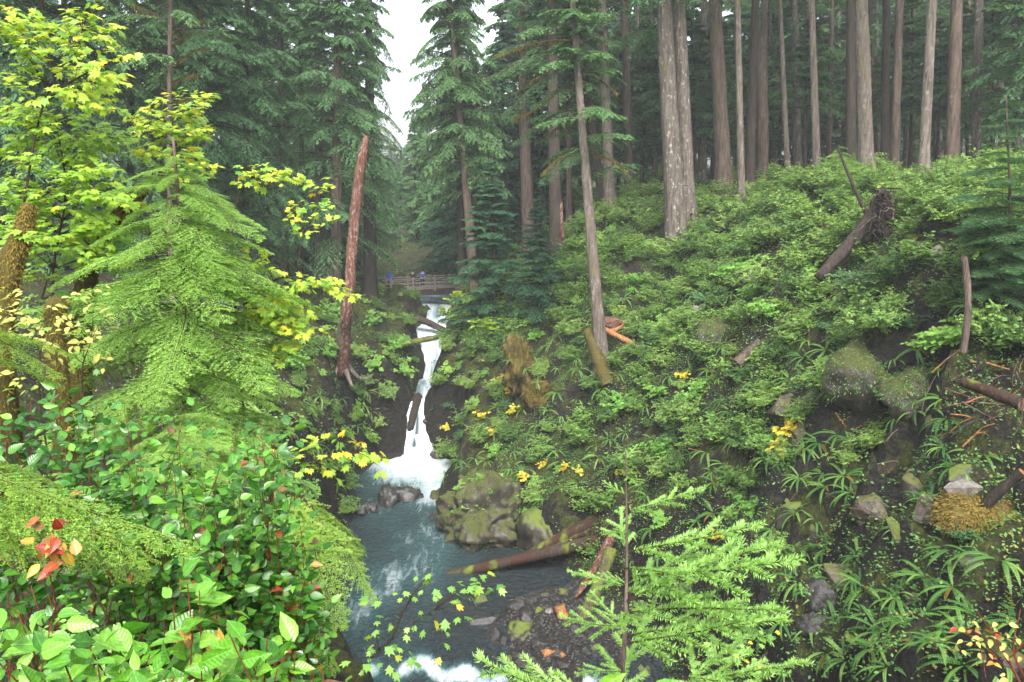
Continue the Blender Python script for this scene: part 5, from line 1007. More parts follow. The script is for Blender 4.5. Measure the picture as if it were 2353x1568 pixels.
for k, (px, py, s) in enumerate([(1150, 880, 1), (1175, 900, .9), (1110, 960, 1), (1180, 950, 1), (1130, 1000, .9), (1025, 985, .9), (1250, 1075, .8), (1205, 1100, .9), (1255, 1235, .7), (1300, 1080, .9), (1330, 1090, .8), (1820, 1000, 1.2), (1800, 1040, 1.2), (1430, 1090, .8), (1570, 870, .8), (1210, 870, .9), (1650, 1240, .8)]):
    g = hit1(px, py)
    if np.isfinite(g[0]): place(YEL[k % 2][0], g, s, 'yellow_plant', 'plant with large yellow autumn leaves near ' + near(g), 'plant', 'yellow leaved plants on the right bank', k * 1.1, Znormal(g[0], g[1]), 0.5)
for k, (px, py, y, s) in enumerate([(1060, 1125, 45.0, 0.9), (1100, 1105, 45.3, 1.0), (1150, 1105, 45.3, 0.9), (1185, 1140, 44.6, 0.8), (1075, 1165, 44.2, 0.9), (1130, 1130, 44.6, 0.8), (1050, 1180, 44.6, 0.7), (1205, 1180, 43.9, 0.7)]):
    place(LOW[k % 3][0], aty(px, py, y), s, 'leafy_plant', 'small leafy plant growing on the mossy cliff boulder', 'plant', 'plants on the mossy cliff boulder', k, (0, -0.5, 0.8), 0.5)
for k, (px, py, y) in enumerate([(1190, 775, 52), (1205, 850, 50.6), (1235, 880, 49.2), (1170, 830, 50.8)]): fern(aty(px, py, y), 10, 0.7, 'small fern growing on the ochre moss mounds', 'ferns on the moss mounds', 3800 + k, (0, -0.4, 0.9), 10)
# left bank
LS = 'leafy shrubs on the left gorge wall'; cl = cand(420, 560, 990, 620, 1180); k = 0
for P in cl:
    if not on_ground(P) or P[1] > 84 or P[1] < 20 or not free(P, 0.6): continue
    m_ = [HUCK[k % 5][0], VMAP[k % 3][0], LOW[k % 3][0], LOW[(k + 1) % 3][0], HUCK[(k + 2) % 5][0]][k % 5]; k += 1
    place(m_, P, r.uniform(0.6, 1.15), 'gorge_shrub', 'green shrub on the left gorge wall near ' + near(P), 'shrub', LS, r.uniform(0, 6.3), Znormal(P[0], P[1]), 0.55)
for k, P in enumerate(cand(60, 560, 860, 820, 1150)[:30]):
    if on_ground(P) and 15 < P[1] < 60: fern(P, 10, r.uniform(0.8, 1.2), 'dark sword fern on the left gorge wall near ' + near(P), 'ferns on the left gorge wall', 3600 + k, Znormal(P[0], P[1]), 10)
# undergrowth too dense to count: farther bushes and the herbs and mosses between the plants
n = 2600; gx, gy = np.where(r.random(n) < 0.7, r.uniform(-4, 28, n), r.uniform(-45, 60, n)), np.where(r.random(n) < 0.7, r.uniform(16, 66, n), r.uniform(45, 115, n)); sd = river_sd(gx, gy); k = (sd > 0.8) & ((gx > 3) | (gy > 55) | (gx < -9)) & ~((gx > 5) & (gy < 31) & (gx < 16)); gx, gy = gx[k], gy[k]
Ps = [np.array([a, b, float(Z(a, b))]) for a, b in zip(gx, gy)]; parts = []; vars_ = []
for i, P in enumerate(Ps[:480] + [e[0] for e in extra][:200]):
    V, F, va = HUCK[i % 5][1]; pick = np.flatnonzero(r.random(len(F)) < 0.25); c = V.reshape(-1, 4, 3)[pick]; ctr = c.mean(1, keepdims=True); c = ctr + (c - ctr) * 1.75
    a = r.uniform(0, 6.3); s = r.uniform(0.8, 1.6); ca, sa = math.cos(a) * s, math.sin(a) * s; c = c.reshape(-1, 3) @ np.array([[ca, sa, 0], [-sa, ca, 0], [0, 0, s]]) + P
    parts.append(c); vars_.append(np.clip(va.reshape(-1, 4)[pick].ravel() * 0.5 + r.random() * 0.5, 0, 1))
V = np.concatenate(parts); tag(new_obj('undergrowth', mk_mesh('undergrowth', V, np.arange(len(V)).reshape(-1, 4), M['huckleberry'], var=np.concatenate(vars_))), 'mass of light green bushes covering the forest floor', 'undergrowth', kind='stuff')
def herb_field(n, x0, x1, y0, y1, keep, size, seed, lift=0.06):
    q = np.random.default_rng(seed); gx, gy = q.uniform(x0, x1, n), q.uniform(y0, y1, n); sd = river_sd(gx, gy)
    m = (sd > 0.25) & keep(gx, gy) & (fbm(gx * 0.5, gy * 0.5, 0, 3, seed) > -0.35); gx, gy = gx[m], gy[m]; N = Znormal(gx, gy); n = len(gx)
    kk = 5; P = np.stack([gx, gy, Z(gx, gy)], -1)[:, None] + N[:, None] * q.uniform(0, lift * 2.5, (n, kk, 1)) + q.normal(0, 0.09, (n, kk, 3)); D = q.normal(size=(n, kk, 3)) * [1, 1, 0.5] + np.array([0, 0, -0.15]) + N[:, None] * 0.4
    s = size * q.uniform(0.5, 1.4, (n, kk))
    V, F = leaflets(P.reshape(-1, 3), D.reshape(-1, 3), (N[:, None] * 0.5 + np.array([0, 0, 0.7]) + q.normal(0, 0.35, (n, kk, 3))).reshape(-1, 3), s.ravel(), (s * 0.6).ravel())
    va = np.repeat(np.clip(0.5 + 0.45 * fbm(gx * 0.8, gy * 0.8, 0, 2, seed + 3)[:, None] + q.normal(0, 0.18, (n, kk)), 0, 1).ravel(), 4); return V, F, va
H1 = herb_field(52000, -1, 28, 15, 70, lambda x, y: np.ones_like(x, bool), 0.10, 5); H2 = herb_field(9000, -22, -7, 12, 85, lambda x, y: np.ones_like(x, bool), 0.12, 6); H3 = herb_field(5000, -60, 80, 55, 130, lambda x, y: np.ones_like(x, bool), 0.3, 7, 0.15)
V, Fs = join([(H1[0], H1[1]), (H2[0], H2[1]), (H3[0], H3[1])])
tag(new_obj('ground_cover', mk_mesh('ground_cover', V, Fs, M['herb'], var=np.concatenate([H1[2], H2[2], H3[2]]))), 'small herbs and seedlings covering the mossy banks', 'ground cover', kind='stuff')

# ------------------------------------------------------------------ the near bank: saplings, maples and salal
BN = [spray_mesh('near_bough', 1000 + i, 1.3, 34, 12, 0.2, 0.021, 0.0075, M['hemlock_near'], droop=0.35, ratio=0.45, stem=0.008, tdroop=0.25) for i in range(4)]
BG = [spray_mesh('gold_bough', 1010 + i, 1.3, 34, 12, 0.2, 0.018, 0.006, M['hemlock_gold'], droop=0.3, ratio=0.4, stem=0.008) for i in range(2)]
BS = [spray_mesh('spruce_bough', 1020 + i, 0.6, 7, 0, 0.035, 0.027, 0.0042, M['spruce_near'], droop=0.05, ratio=0.5, ang=0.8, stem=0.006, tdroop=0.12, radial=True, wood='twig') for i in range(4)]
BT = [spray_mesh('fir_bough', 1025 + i, 1.5, 26, 8, 0.3, 0.06, 0.022, M['huckleberry_dark'], droop=0.2, ratio=0.45, stem=0.012, wood='bark_dark') for i in range(2)]
def sapling(name, label, pts, r0, mat, boughs, meshes, L0, seed, droop=0.0, wide=1.0, cat='tree', rise=0.15, group=None):
    """stem along pts (world); boughs: (fraction up the stem, azimuth, length)"""
    r = np.random.default_rng(seed); e = empty(name, pts[0], label, cat, group); o = np.array(e.location); c = spline(np.asarray(pts) - o, 24)
    V, F = tube(c, np.linspace(r0, r0 * 0.2, 24), 8, wob=0.04, r=r); new_obj('trunk', mk_mesh('sapling_trunk', V, F, M[mat], True), e)
    for k, (f, az, L) in enumerate(boughs):
        p = np.array([np.interp(f, np.linspace(0, 1, 24), c[:, q]) for q in range(3)]); d = np.array([math.sin(az), -math.cos(az), rise - droop + r.normal(0, 0.08)])
        new_obj('bough', meshes[k % len(meshes)], e, fmat(p, d, (0, 0, 1), L / L0) @ Matrix.Rotation(r.normal(0, 0.15), 4, 'Y') @ Matrix.Diagonal((wide, 1, 1, 1)))
    return e
r = np.random.default_rng(55)
def gpt(px, w):   # ground under a column at forward depth w
    x = (px - 1176.5) / FPX * w; y = w * 0.98; return np.array([x, y, float(Z(x, y)) - 0.1])
# big bright hemlock
b = []; n = 84
for k in range(n):
    f = 0.26 + 0.72 * (k + 0.5) / n; py = 1090 - (f - 0.26) / 0.74 * 780
    b.append((f, k * 2.4 + r.normal(0, 0.25), np.interp(py, [310, 370, 450, 600, 760, 900, 1090], [0.22, 0.5, 0.95, 1.5, 1.5, 1.45, 1.0]) * r.uniform(0.7, 1.1)))
h0 = gpt(440, 8.8); sapling('hemlock_sapling', 'large bright green hemlock sapling with drooping layered boughs behind the salal', [h0, at(435, 1000, 9), at(425, 650, 9), at(398, 318, 9)], 0.075, 'bark_brown', b, BN, 1.3, 61, 0.12, 1.05)
# draped hemlock over the pool edge
b = [(0.15 + 0.85 * k / 21, r.uniform(0.1, 2.6) if k % 3 else r.uniform(-1, 0.6), r.uniform(0.6, 0.95)) for k in range(22)]
dr_ = sapling('hemlock_sapling', 'yellow green hemlock hanging like a curtain over the edge of the pool', [gpt(560, 6.2), at(600, 1300, 6.3), at(640, 1150, 6.4), at(690, 1140, 6.4), at(760, 1230, 6.3)], 0.03, 'twig', b, BG, 1.3, 62, 0.85, 1.1)
sapling('hemlock_sapling', 'low hemlock with small dull sprays in the dark gap under the salal', [gpt(540, 4.6), at(545, 1330, 4.6), at(520, 1210, 4.6)], 0.015, 'twig', [(0.5 + 0.5 * k / 9, k * 2.4, r.uniform(0.3, 0.5)) for k in range(9)], BN, 1.3, 63, 0.3)
sapling('hemlock_sapling', 'small hemlock spreading at the foot of the large bright hemlock', [gpt(420, 6.6), at(420, 1150, 6.7), at(400, 960, 6.8)], 0.02, 'twig', [(0.35 + 0.65 * k / 17, k * 2.4, r.uniform(0.5, 0.85)) for k in range(18)], BN, 1.3, 64, 0.25)
sapling('hemlock_sapling', 'hemlock with golden orange tinged boughs reaching in over the salal', [gpt(-170, 3.1), at(-170, 1200, 3.1), at(-180, 1000, 3.1)], 0.03, 'bark_brown', [(0.62, 1.75, 1.0), (0.7, 1.6, 0.9), (0.55, 1.9, 0.85), (0.8, 1.55, 0.6), (0.48, 2.0, 0.6), (0.9, 2.2, 0.5)], BG, 1.3, 65, 0.25)
sapling('hemlock_sapling', 'pale hemlock bough tips poking in above the salal from the left', [gpt(-150, 2.9), at(-160, 900, 2.9), at(-160, 640, 2.9)], 0.02, 'bark_brown', [(0.75, 1.6, 0.5), (0.68, 1.75, 0.5), (0.62, 1.9, 0.45)], BG, 1.3, 66, 0.25)
# spruce sapling
b = []
for k in range(15):
    f = 0.22 + 0.78 * (k + 0.5) / 15; b.append((f, k * 2.4 + 0.4, np.interp(f, [0, .35, .7, .92, 1.0], [0.6, 0.55, 0.4, 0.24, 0.10]) * r.uniform(0.8, 1.12) * (0.75 + 0.4 * math.sin(k * 2.4 + 0.4))))
b += [(0.62, 1.45, 0.74), (0.55, 1.7, 0.72), (0.5, 1.3, 0.66), (0.42, 1.6, 0.7), (0.7, 1.5, 0.6), (0.45, -1.4, 0.3), (0.6, -1.6, 0.26)]
sapling('spruce_sapling', 'bright green spruce sapling with bristly boughs in front of the gravel bar', [gpt(1430, 3.5), at(1430, 1560, 3.5), at(1440, 1300, 3.5), at(1438, 1035, 3.5)], 0.014, 'bark_brown', b, BS, 0.6, 67, 0.0, 1.0, rise=0.3)
sapling('spruce_sapling', 'low spruce tips at the edge of the viewpoint below the gravel bar', [gpt(1400, 3.0), at(1400, 1700, 3.0), at(1400, 1640, 3.0)], 0.012, 'bark_brown', [(0.9, -1.6, 0.55), (0.95, -1.3, 0.5), (0.85, -1.9, 0.42), (1.0, -1.5, 0.4)], BS, 0.6, 68, 0.0, 1.0, rise=0.35)
sapling('spruce_sapling', 'drooping spruce boughs right of the bristly sapling', [gpt(1560, 3.4), at(1560, 1700, 3.4), at(1570, 1560, 3.4)], 0.012, 'bark_brown', [(0.8, 1.2, 0.5), (0.9, 1.7, 0.55), (1.0, 1.4, 0.45), (0.7, 0.9, 0.5), (0.95, 0.5, 0.4), (0.85, 2.3, 0.5)], BS, 0.6, 69, 0.15, 1.0, rise=0.3)
# fir at the right margin
b = [(0.3 + 0.7 * (k + .5) / 34, k * 2.4, np.interp(0.3 + 0.7 * k / 34, [0.3, .7, 1], [2.2, 1.5, 0.3]) * r.uniform(.7, 1.1)) for k in range(34)]
gf = hit1(2300, 640); sapling('young_fir', 'airy dark green young fir with mossy lower limbs at the right margin', [gf, gf + [0.05, 0, 2.0], aty(2312, 220, gf[1])], 0.09, 'bark_brown', b + b[::2], BT, 1.5, 70, 0.05, 1.2)
gh = hit1(2300, 760); sapling('young_hemlock', 'grey green hemlock spreading low over the mossy right slope', [gh, aty(2300, 640, gh[1]), aty(2290, 540, gh[1])], 0.06, 'bark_brown', [(0.35 + 0.65 * k / 24, k * 2.4, r.uniform(0.8, 1.5)) for k in range(24)], BT, 1.5, 71, 0.15, 1.2)
gh = hit1(1955, 440); sapling('young_hemlock', 'small curved hemlock standing on the leafy crest', [gh, aty(1945, 390, gh[1]), aty(1925, 335, gh[1])], 0.05, 'bark_dark', [(0.3 + 0.7 * k / 20, k * 2.4, r.uniform(0.8, 1.3) * (1.2 - 0.7 * k / 20)) for k in range(20)], BN, 1.3, 72, 0.1)

# leaves
def salal_leaf(seed):
    r = np.random.default_rng(seed); t = np.array([0, 0.12, 0.32, 0.55, 0.78, 1.0]); w = np.array([0.02, 0.21, 0.30, 0.265, 0.14, 0.0]) * r.uniform(0.9, 1.1); fold = r.uniform(0.2, 0.55); cur = r.uniform(-0.1, 0.22)
    z = -cur * t ** 2; V = []
    for a, b_, c in zip(t, w, z): V += [(-b_, a, c + fold * b_), (0, a, c), (b_, a, c + fold * b_)]
    F = []
    for i in range(5): F += [(3 * i, 3 * i + 1, 3 * i + 4, 3 * i + 3), (3 * i + 1, 3 * i + 2, 3 * i + 5, 3 * i + 4)]
    return np.array(V), np.array(F)
def maple_leaf(seed):
    r = np.random.default_rng(seed); out = [(0, 0.0)]
    lob = [(2.15, 0.42), (1.42, 0.66), (0.72, 0.88), (0, 1.0), (-0.72, 0.88), (-1.42, 0.66), (-2.15, 0.42)]; pts = []
    for i, (a, R) in enumerate(lob):
        R *= r.uniform(0.92, 1.08)
        if i: pts.append(((a + lob[i - 1][0]) / 2, 0.5 * (R + lob[i - 1][1]) * 0.6))
        pts += [(a + 0.16, R * 0.75), (a, R), (a - 0.16, R * 0.75)]
    c = np.array([0, 0.32]); dz = r.uniform(0.15, 0.4)
    V = [(0, 0, 0.0), (c[0], c[1], 0.03)] + [(c[0] + R * 0.62 * math.sin(-a), c[1] + R * 0.62 * math.cos(a), -dz * (R * 0.62) ** 2 + 0.03) for a, R in pts]
    n = len(V); F = [(1, i, i + 1) for i in range(2, n - 1)] + [(1, n - 1, 0), (1, 0, 2)]
    return np.array(V), np.array(F)
def leafset(fn, mats, n, name):
    out = []
    for m_ in mats:
        row = []
        for i in range(n):
            V, F = fn(i + 31); row.append((mk_mesh(name, V, F, M[m_], True, var=np.full(len(V), (i + 0.5) / n)), V, F))
        out.append(row)
    return out
SAL, SALN, SALO = leafset(salal_leaf, ['salal', 'salal_near', 'salal_old'], 5, 'leaf'); MAP, MAPG, MAPY = leafset(maple_leaf, ['maple', 'maple_green', 'maple_yellow'], 5, 'leaf'); PALE, = leafset(salal_leaf, ['pale_bush'], 4, 'leaf')
def put_leaves(parent, P, D, N, S, sets, probs, seed, limit=290, name='leaf'):
    """every leaf an object of its own up to the limit, the rest joined"""
    r = np.random.default_rng(seed); o = np.array(parent.location); n = len(P); order = np.argsort(-S); which = r.choice(len(sets), n, p=probs)
    for k in order[:limit]:
        row = sets[which[k]]; new_obj(name, row[r.integers(0, len(row))][0], parent, fmat(P[k] - o, D[k], N[k], float(S[k])))
    rest = order[limit:]
    if len(rest):
        V0, F0 = sets[0][0][1], sets[0][0][2]; V, F = merge_template(V0, F0, P[rest] - o, D[rest], N[rest], S[rest])
        tag(new_obj('leaves', mk_mesh('leaves', V, F, sets[0][0][0].materials[0], True, var=np.repeat(r.random(len(rest)), len(V0))), parent), kind='stuff')
def twig_part(parent, pts, r0, mat, name='stem', sides=5):
    c = spline(np.asarray(pts) - np.array(parent.location), max(8, 4 * len(pts))); V, F = tube(c, np.linspace(r0, r0 * 0.35, len(c)), sides); return new_obj(name, mk_mesh(name, V, F, M[mat], True), parent)

def salal(px, py, w, rx, ry, n, size, label, seed, sets, probs, group=None, nst=9, stemmat='twig_red'):
    """rounded mass of leathery leaves on reddish stems; rx, ry half widths in metres"""
    r = np.random.default_rng(seed); c = at(px, py, w); x, y = c[0], c[1]; g = np.array([x, y, float(Z(x, y)) - 0.05]); g[2] = min(g[2], c[2] - 0.15)
    e = empty('salal_bush', g, label, 'shrub', group); P, D, N, S = [], [], [], []
    for i in range(nst):
        q = unit(r.normal(size=3)) * r.uniform(0.4, 0.95); tip = c + q * [rx, min(rx, ry) * 0.8, ry]; 
        base = g + np.array([r.normal(0, 0.1), r.normal(0, 0.1), 0]); pts = spline([base, (base + tip) / 2 + r.normal(0, 0.06, 3), tip], 12)
        twig_part(e, [base, pts[6], tip], 0.005, stemmat)
        m_ = int(1.7 * n / nst); t = 1 - 0.62 * np.sort(r.random(m_)); a = np.arange(m_) * 2.4
        for k in range(m_):
            p = np.array([np.interp(t[k], np.linspace(0, 1, 12), pts[:, z]) for z in range(3)]) + r.normal(0, [rx * 0.22, rx * 0.2, ry * 0.2])
            d = np.array([math.cos(a[k]), math.sin(a[k]), r.normal(0.35, 0.35)]); nn = np.array([0, -0.35, 0.9]) + r.normal(0, 0.5, 3)
            P.append(p); D.append(d); N.append(nn); S.append(size * r.uniform(0.6, 1.2))
    put_leaves(e, np.array(P), np.array(D), np.array(N), np.array(S), sets, probs, seed + 1)
    return e
SG = 'salal bushes on the near bank'
for k, (px, py, w, rx, ry, n, lab) in enumerate([
    (90, 950, 4.7, 0.5, 0.26, 250, 'salal bush under the pale yellow bush at the left margin'), (275, 985, 4.4, 0.42, 0.24, 230, 'salal bush in front of the bright hemlock, left of its stem'), (80, 1110, 3.9, 0.4, 0.24, 230, 'dark leaved salal above the golden hemlock bough'),
    (260, 1120, 3.8, 0.36, 0.24, 230, 'salal with yellowing leaves above the golden hemlock tips'), (430, 1080, 4.0, 0.38, 0.26, 250, 'dense glossy salal below the large hemlock stem'), (560, 1010, 4.6, 0.4, 0.26, 240, 'salal mound nearest the yellow maple branch'),
    (570, 1150, 4.2, 0.36, 0.25, 240, 'salal mass beside the top of the hemlock curtain'), (430, 1215, 3.7, 0.3, 0.16, 160, 'salal overhanging the dark gap'), (650, 1260, 4.5, 0.24, 0.3, 200, 'salal strip along the inner side of the hemlock curtain'), (650, 1400, 4.3, 0.24, 0.3, 170, 'small leaved salal low beside the hemlock curtain'),
    (340, 1250, 3.6, 0.2, 0.14, 70, 'sparse salal sprig beside the dark gap'), (90, 1385, 3.0, 0.25, 0.08, 40, 'few dark salal leaves beneath the golden hemlock bough')]):
    salal(px, py, w, rx, ry, int(n * 1.3), 0.073, lab, 1100 + k, [SAL, SALN, SALO], [0.77, 0.19, 0.04], SG)
SN = 'young salal at the foot of the viewpoint'
for k, (px, py, w, rx, ry, n, lab) in enumerate([
    (60, 1490, 2.3, 0.2, 0.16, 70, 'bright young salal in the lower left corner'), (230, 1480, 2.2, 0.2, 0.16, 75, 'bright salal with upright oval leaves next to the lower left corner'), (450, 1380, 2.3, 0.13, 0.16, 40, 'upright salal sprig with red stems against the dark gap'),
    (440, 1510, 2.2, 0.22, 0.12, 80, 'bright salal at the foot of the red stemmed sprig'), (590, 1520, 2.3, 0.16, 0.12, 60, 'bright salal ending beside the pool'), (330, 1560, 2.0, 0.25, 0.08, 50, 'lowest row of bright salal leaves'), (1435, 1560, 2.0, 0.07, 0.05, 8, 'few large salal leaves below the spruce sapling'), (740, 1545, 2.4, 0.06, 0.03, 6, 'wilting yellow salal leaves by the pool')]):
    salal(px, py, w, rx, ry, int(n * 1.2), 0.082, lab, 1200 + k, [SALN, SAL, SALO], [0.885, 0.1, 0.015] if k != 7 else [0.1, 0.0, 0.9], SN, nst=6 if n > 30 else 3)
rl = empty('red_leaf_sprig', gpt(120, 3.1), 'sprig of red and orange salal leaves under the golden hemlock bough', 'plant'); Pq = []
twig_part(rl, [gpt(120, 3.1), at(120, 1350, 2.9), at(135, 1240, 2.85)], 0.004, 'twig_red')
n = 22; Pq = np.array([at(130 + r.normal(0, 32), 1262 + r.normal(0, 30), 2.8) for _ in range(n)]); put_leaves(rl, Pq, r.normal(size=(n, 3)), np.array([0, -0.5, 0.8]) + r.normal(0, 0.3, (n, 3)), np.full(n, 0.06), [SALO], [1.0], 9)

def maple(name, label, stems, tips, leaf, size, density, seed, group=None, stem_r=0.02, mat='twig', sets=None, probs=None, droop=0.5, limit=290, stemmat=None, twigL=0.35, arch=0.12, cat='tree'):
    """stems: lists of world points; tips: branch ends; leaves in pairs on side twigs lying in loose flat layers"""
    r = np.random.default_rng(seed); e = empty(name, stems[0][0], label, cat, group); pool_ = []
    for s_ in stems:
        twig_part(e, s_, stem_r, stemmat or mat, 'stem', 8); pool_.append(spline(s_, 20))
    pool_ = np.concatenate(pool_); P, D, N, S = [], [], [], []
    for t in tips:
        t = np.asarray(t); cand_ = pool_[pool_[:, 2] < t[2] + 0.15]; cand_ = cand_ if len(cand_) else pool_
        b_ = cand_[np.argmin(np.linalg.norm((cand_ - t) * [1, 1, 0.6], axis=1))]; L = np.linalg.norm(t - b_) + 0.05
        mid = (b_ + t) / 2 + [0, 0, arch * L]; pts = spline([b_, mid, t], 14); twig_part(e, [b_, mid, t], max(0.003, stem_r * 0.25), mat, 'branch', 4)
        ax = unit(t - b_); lat = unit(np.cross(ax, [0, 0, 1.0])); nt = max(2, int(L / 0.11))
        for k in range(nt):
            f = 0.25 + 0.75 * (k + r.random()) / nt; p = np.array([np.interp(f, np.linspace(0, 1, 14), pts[:, z]) for z in range(3)]); sd = 1 if k % 2 else -1
            tl = twigL * L ** 0.5 * (1.15 - f) * r.uniform(0.5, 1.2) + 0.05; d = unit(ax * 0.6 + lat * sd * 0.9 + np.array([0, 0, r.normal(0.0, 0.15)]))
            m_ = max(2, int(tl / 0.033 * density))
            for j in range(m_):
                q = p + d * tl * (j + r.random()) / m_ + r.normal(0, 0.015, 3); dd = d * 0.5 + lat * r.normal(0, 0.7) + ax * r.uniform(0, 0.5) + np.array([0, -0.15, -droop * r.uniform(0.3, 1.2)])
                P.append(q); D.append(dd); N.append(np.array([0, -0.3, 1.0]) + r.normal(0, 0.3, 3)); S.append(size * r.uniform(0.6, 1.2))
    put_leaves(e, np.array(P), np.array(D), np.array(N), np.array(S), sets or [MAP, MAPG, MAPY], probs or [0.7, 0.24, 0.06], seed + 1, limit)
    return e
def fan(cx, cy, rx, ry, n, w, dw, seed):
    q = np.random.default_rng(seed); return [at(cx + rx * q.uniform(-1, 1), cy + ry * q.uniform(-1, 1), w + q.normal(0, dw)) for _ in range(n)]
maple('vine_maple', 'tall vine maple with a dark forked stem and lime leaves at the left margin', [[gpt(20, 9.2), at(20, 700, 9.2), at(55, 470, 9.2), at(100, 240, 9.2), at(190, 70, 9.2)], [at(100, 240, 9.2), at(160, 190, 9.1), at(260, 140, 9)]],
      [at(*t, 9.0 + 0.25 * math.sin(i)) for i, t in enumerate([(20, 30), (90, 45), (150, 60), (215, 95), (290, 130), (40, 100), (110, 120), (180, 150), (245, 190), (20, 170), (95, 190), (230, 240), (0, 60), (160, 215)])] + fan(120, 140, 160, 120, 34, 9.1, 0.35, 21), MAP, 0.135, 0.95, 1300)
maple('vine_maple', 'spreading vine maple layers below the tall forked stem', [[gpt(140, 9.6), at(120, 700, 9.7), at(150, 450, 9.7), at(130, 280, 9.7)]],
      [at(*t, 9.5 + 0.3 * math.sin(i * 2)) for i, t in enumerate([(40, 260), (110, 265), (180, 280), (225, 320), (30, 330), (120, 340), (200, 370), (270, 410), (60, 400), (150, 420), (240, 460), (300, 480), (30, 470), (110, 500), (200, 520), (290, 545), (60, 560), (150, 580), (250, 600), (310, 620), (30, 630)])] + fan(140, 420, 180, 210, 62, 9.6, 0.45, 22), MAP, 0.13, 0.95, 1310)
maple('vine_maple', 'vine maple crown rising behind the top of the bright hemlock', [[gpt(400, 10.5), at(400, 600, 10.5), at(400, 400, 10.5), at(395, 240, 10.5)]],
      [at(*t, 10.3 + 0.3 * math.sin(i * 2)) for i, t in enumerate([(350, 230), (400, 215), (440, 250), (290, 275), (465, 270), (360, 290), (420, 300), (480, 320), (350, 340), (440, 350), (395, 260), (300, 350), (490, 380)])] + fan(395, 300, 95, 85, 22, 10.4, 0.3, 23), MAP, 0.13, 1.0, 1320)
maple('vine_maple', 'vine maple throwing a long yellow green spray out to the right over the dark forest', [[gpt(560, 10), at(540, 700, 10), at(540, 480, 10), at(580, 410, 9.9)], [at(560, 700, 9.6), at(640, 640, 9.4), at(720, 650, 9.3)]],
      [at(*t, 9.8 + 0.2 * math.sin(i * 2)) for i, t in enumerate([(620, 390), (680, 400), (735, 412), (560, 400), (600, 430), (650, 420)])] + [at(*t, 9.3) for t in [(700, 640), (750, 640), (800, 680), (815, 690), (680, 690), (720, 720), (640, 620), (690, 800), (670, 760), (650, 830), (620, 720), (560, 560), (600, 600), (700, 780), (600, 560)]] + fan(690, 730, 80, 90, 10, 9.3, 0.2, 24) + fan(620, 410, 90, 25, 8, 9.8, 0.2, 25), MAP, 0.115, 0.9, 1330)
maple('vine_maple', 'yellow maple branch hanging over the left gorge wall above the pool', [[gpt(600, 8.2), at(620, 1120, 8.2), at(680, 1075, 8.2), at(800, 1040, 8.2)]], [at(*t, 8.2 + 0.2 * math.sin(i)) for i, t in enumerate([(730, 1010), (780, 1000), (830, 1015), (865, 1050), (875, 1075), (760, 1050), (810, 1060), (700, 1030), (740, 1080), (780, 1100), (660, 1060), (690, 1090), (640, 1030)])], MAP, 0.115, 0.95, 1340, probs=[0.75, 0.05, 0.2])
SAP = maple('maple_sapling', 'thin maple sapling with fresh green leaves spread over the rapid', [[gpt(760, 4.2), at(800, 1600, 4.2), at(900, 1470, 4.2), at(1000, 1400, 4.2)], [at(900, 1470, 4.2), at(935, 1390, 4.2), at(990, 1310, 4.2)]],
      [at(*t, 4.2 + 0.15 * math.sin(i * 3)) for i, t in enumerate([(985, 1310), (990, 1345), (940, 1370), (880, 1370), (850, 1400), (1030, 1380), (1060, 1420), (1000, 1440), (950, 1450), (900, 1430), (1020, 1490), (960, 1520), (880, 1500), (840, 1470), (830, 1530), (1120, 1345), (1150, 1340), (1100, 1370), (920, 1560), (800, 1560)])], MAPG, 0.062, 0.75, 1350, stem_r=0.006, sets=[MAPG, MAP, MAPY], probs=[0.78, 0.17, 0.05], twigL=0.2)
maple('maple_sapling', 'soft green undergrowth maple behind the mossy stems on the left', [[gpt(80, 11), at(90, 760, 11), at(140, 560, 11)]], fan(150, 620, 220, 130, 34, 10.8, 0.4, 5), MAPG, 0.11, 0.8, 1360, sets=[MAPG, MAP, MAPY], probs=[0.85, 0.12, 0.03])
maple('pale_bush', 'pale yellow leaved bush left of the bright hemlock', [[gpt(90, 6.4), at(90, 900, 6.4), at(110, 730, 6.4)], [gpt(200, 6.2), at(190, 900, 6.2), at(210, 780, 6.2)]], fan(110, 780, 150, 120, 26, 6.3, 0.25, 6), PALE, 0.07, 0.8, 1370, sets=[PALE, MAPG], probs=[0.9, 0.1], stem_r=0.01, cat='shrub', twigL=0.28)
maple('huckleberry_sprig', 'fine leaved huckleberry sprig under the golden hemlock bough', [[gpt(180, 2.9), at(190, 1540, 2.9), at(250, 1400, 2.9)]], fan(230, 1420, 90, 70, 16, 2.9, 0.1, 7), SALN, 0.026, 0.9, 1380, sets=[SALN], probs=[1.0], stem_r=0.004, cat='shrub', twigL=0.12)
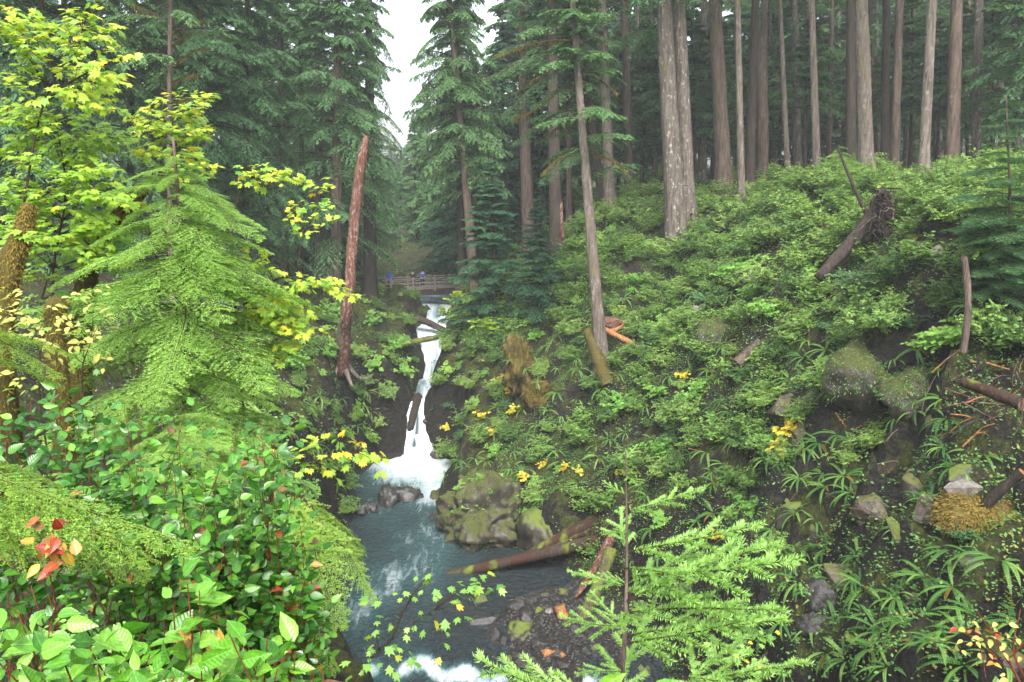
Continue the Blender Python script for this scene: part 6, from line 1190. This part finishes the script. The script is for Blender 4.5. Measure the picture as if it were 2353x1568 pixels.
maple('bare_twig_shrub', 'reddish budding twigs with a few yellow leaves in the lower right corner', [[gpt(2400, 2.7), at(2400, 1640, 2.7), at(2300, 1520, 2.7), at(2215, 1450, 2.7)], [at(2350, 1580, 2.7), at(2290, 1470, 2.7), at(2245, 1405, 2.7)], [at(2380, 1600, 2.7), at(2330, 1500, 2.7), at(2345, 1400, 2.7)]], fan(2290, 1500, 70, 60, 12, 2.65, 0.06, 8), PALE, 0.03, 0.25, 1390, sets=[PALE, SALO], probs=[0.6, 0.4], stem_r=0.005, mat='twig_red', cat='shrub', twigL=0.08)
maple('low_maple', 'low yellow green maple seedlings under the spruce sapling', [[gpt(1650, 5), at(1650, 1500, 5.4), at(1680, 1400, 5.4)]], fan(1690, 1480, 90, 60, 12, 5.4, 0.2, 9), MAPG, 0.06, 0.8, 1400, sets=[MAPG, MAPY], probs=[0.85, 0.15], stem_r=0.005, cat='shrub', twigL=0.2)
# mossy stems on the left
def mossy_stem(label, pts, r0, r1, seed):
    e = empty('mossy_tree', pts[0], label, 'tree'); q = np.random.default_rng(seed); c = spline(np.asarray(pts) - np.array(pts[0]), 22)
    V, F = tube(c, np.linspace(r0, r1, 22), 14, wob=0.07, r=q); new_obj('bark', mk_mesh('mossy_bark', V, F, M['moss_trunk'], True), e)
    n = int(1600 * np.linalg.norm(c[-1] - c[0])); t = q.random(n); P = np.stack([np.interp(t, np.linspace(0, 1, 22), c[:, z]) for z in range(3)], -1); rad = np.interp(t, [0, 1], [r0, r1]); d = q.normal(size=(n, 3)); T_ = unit(c[-1] - c[0]); d = unit(d - (d @ T_)[:, None] * T_)
    V, F = leaflets(P + d * rad[:, None] * 0.96, d * 0.6 + np.array([0, 0, -0.8]) + q.normal(0, 0.2, (n, 3)), d + q.normal(0, 0.4, (n, 3)), q.uniform(0.02, 0.06, n), np.full(n, 0.012)); new_obj('moss', mk_mesh('moss', V, F, M['moss_hang'], var=np.repeat(q.random(n), 4)), e)
mossy_stem('thick moss covered maple stem with a broken top at the left margin', [gpt(-30, 8.6), at(-10, 800, 8.6), at(20, 620, 8.6), at(50, 540, 8.6), at(66, 468, 8.6)], 0.2, 0.06, 71)
mossy_stem('slanting trunk shaggy with brown moss between maple and hemlock', [gpt(120, 10.6), at(200, 620, 10.6), at(260, 520, 10.4), at(322, 432, 10.2)], 0.16, 0.09, 72)
mossy_stem('short moss wrapped stub beside the pale yellow bush', [gpt(110, 7.6), at(128, 760, 7.6), at(135, 690, 7.6)], 0.1, 0.07, 73)

scene.collection.children.link(col)
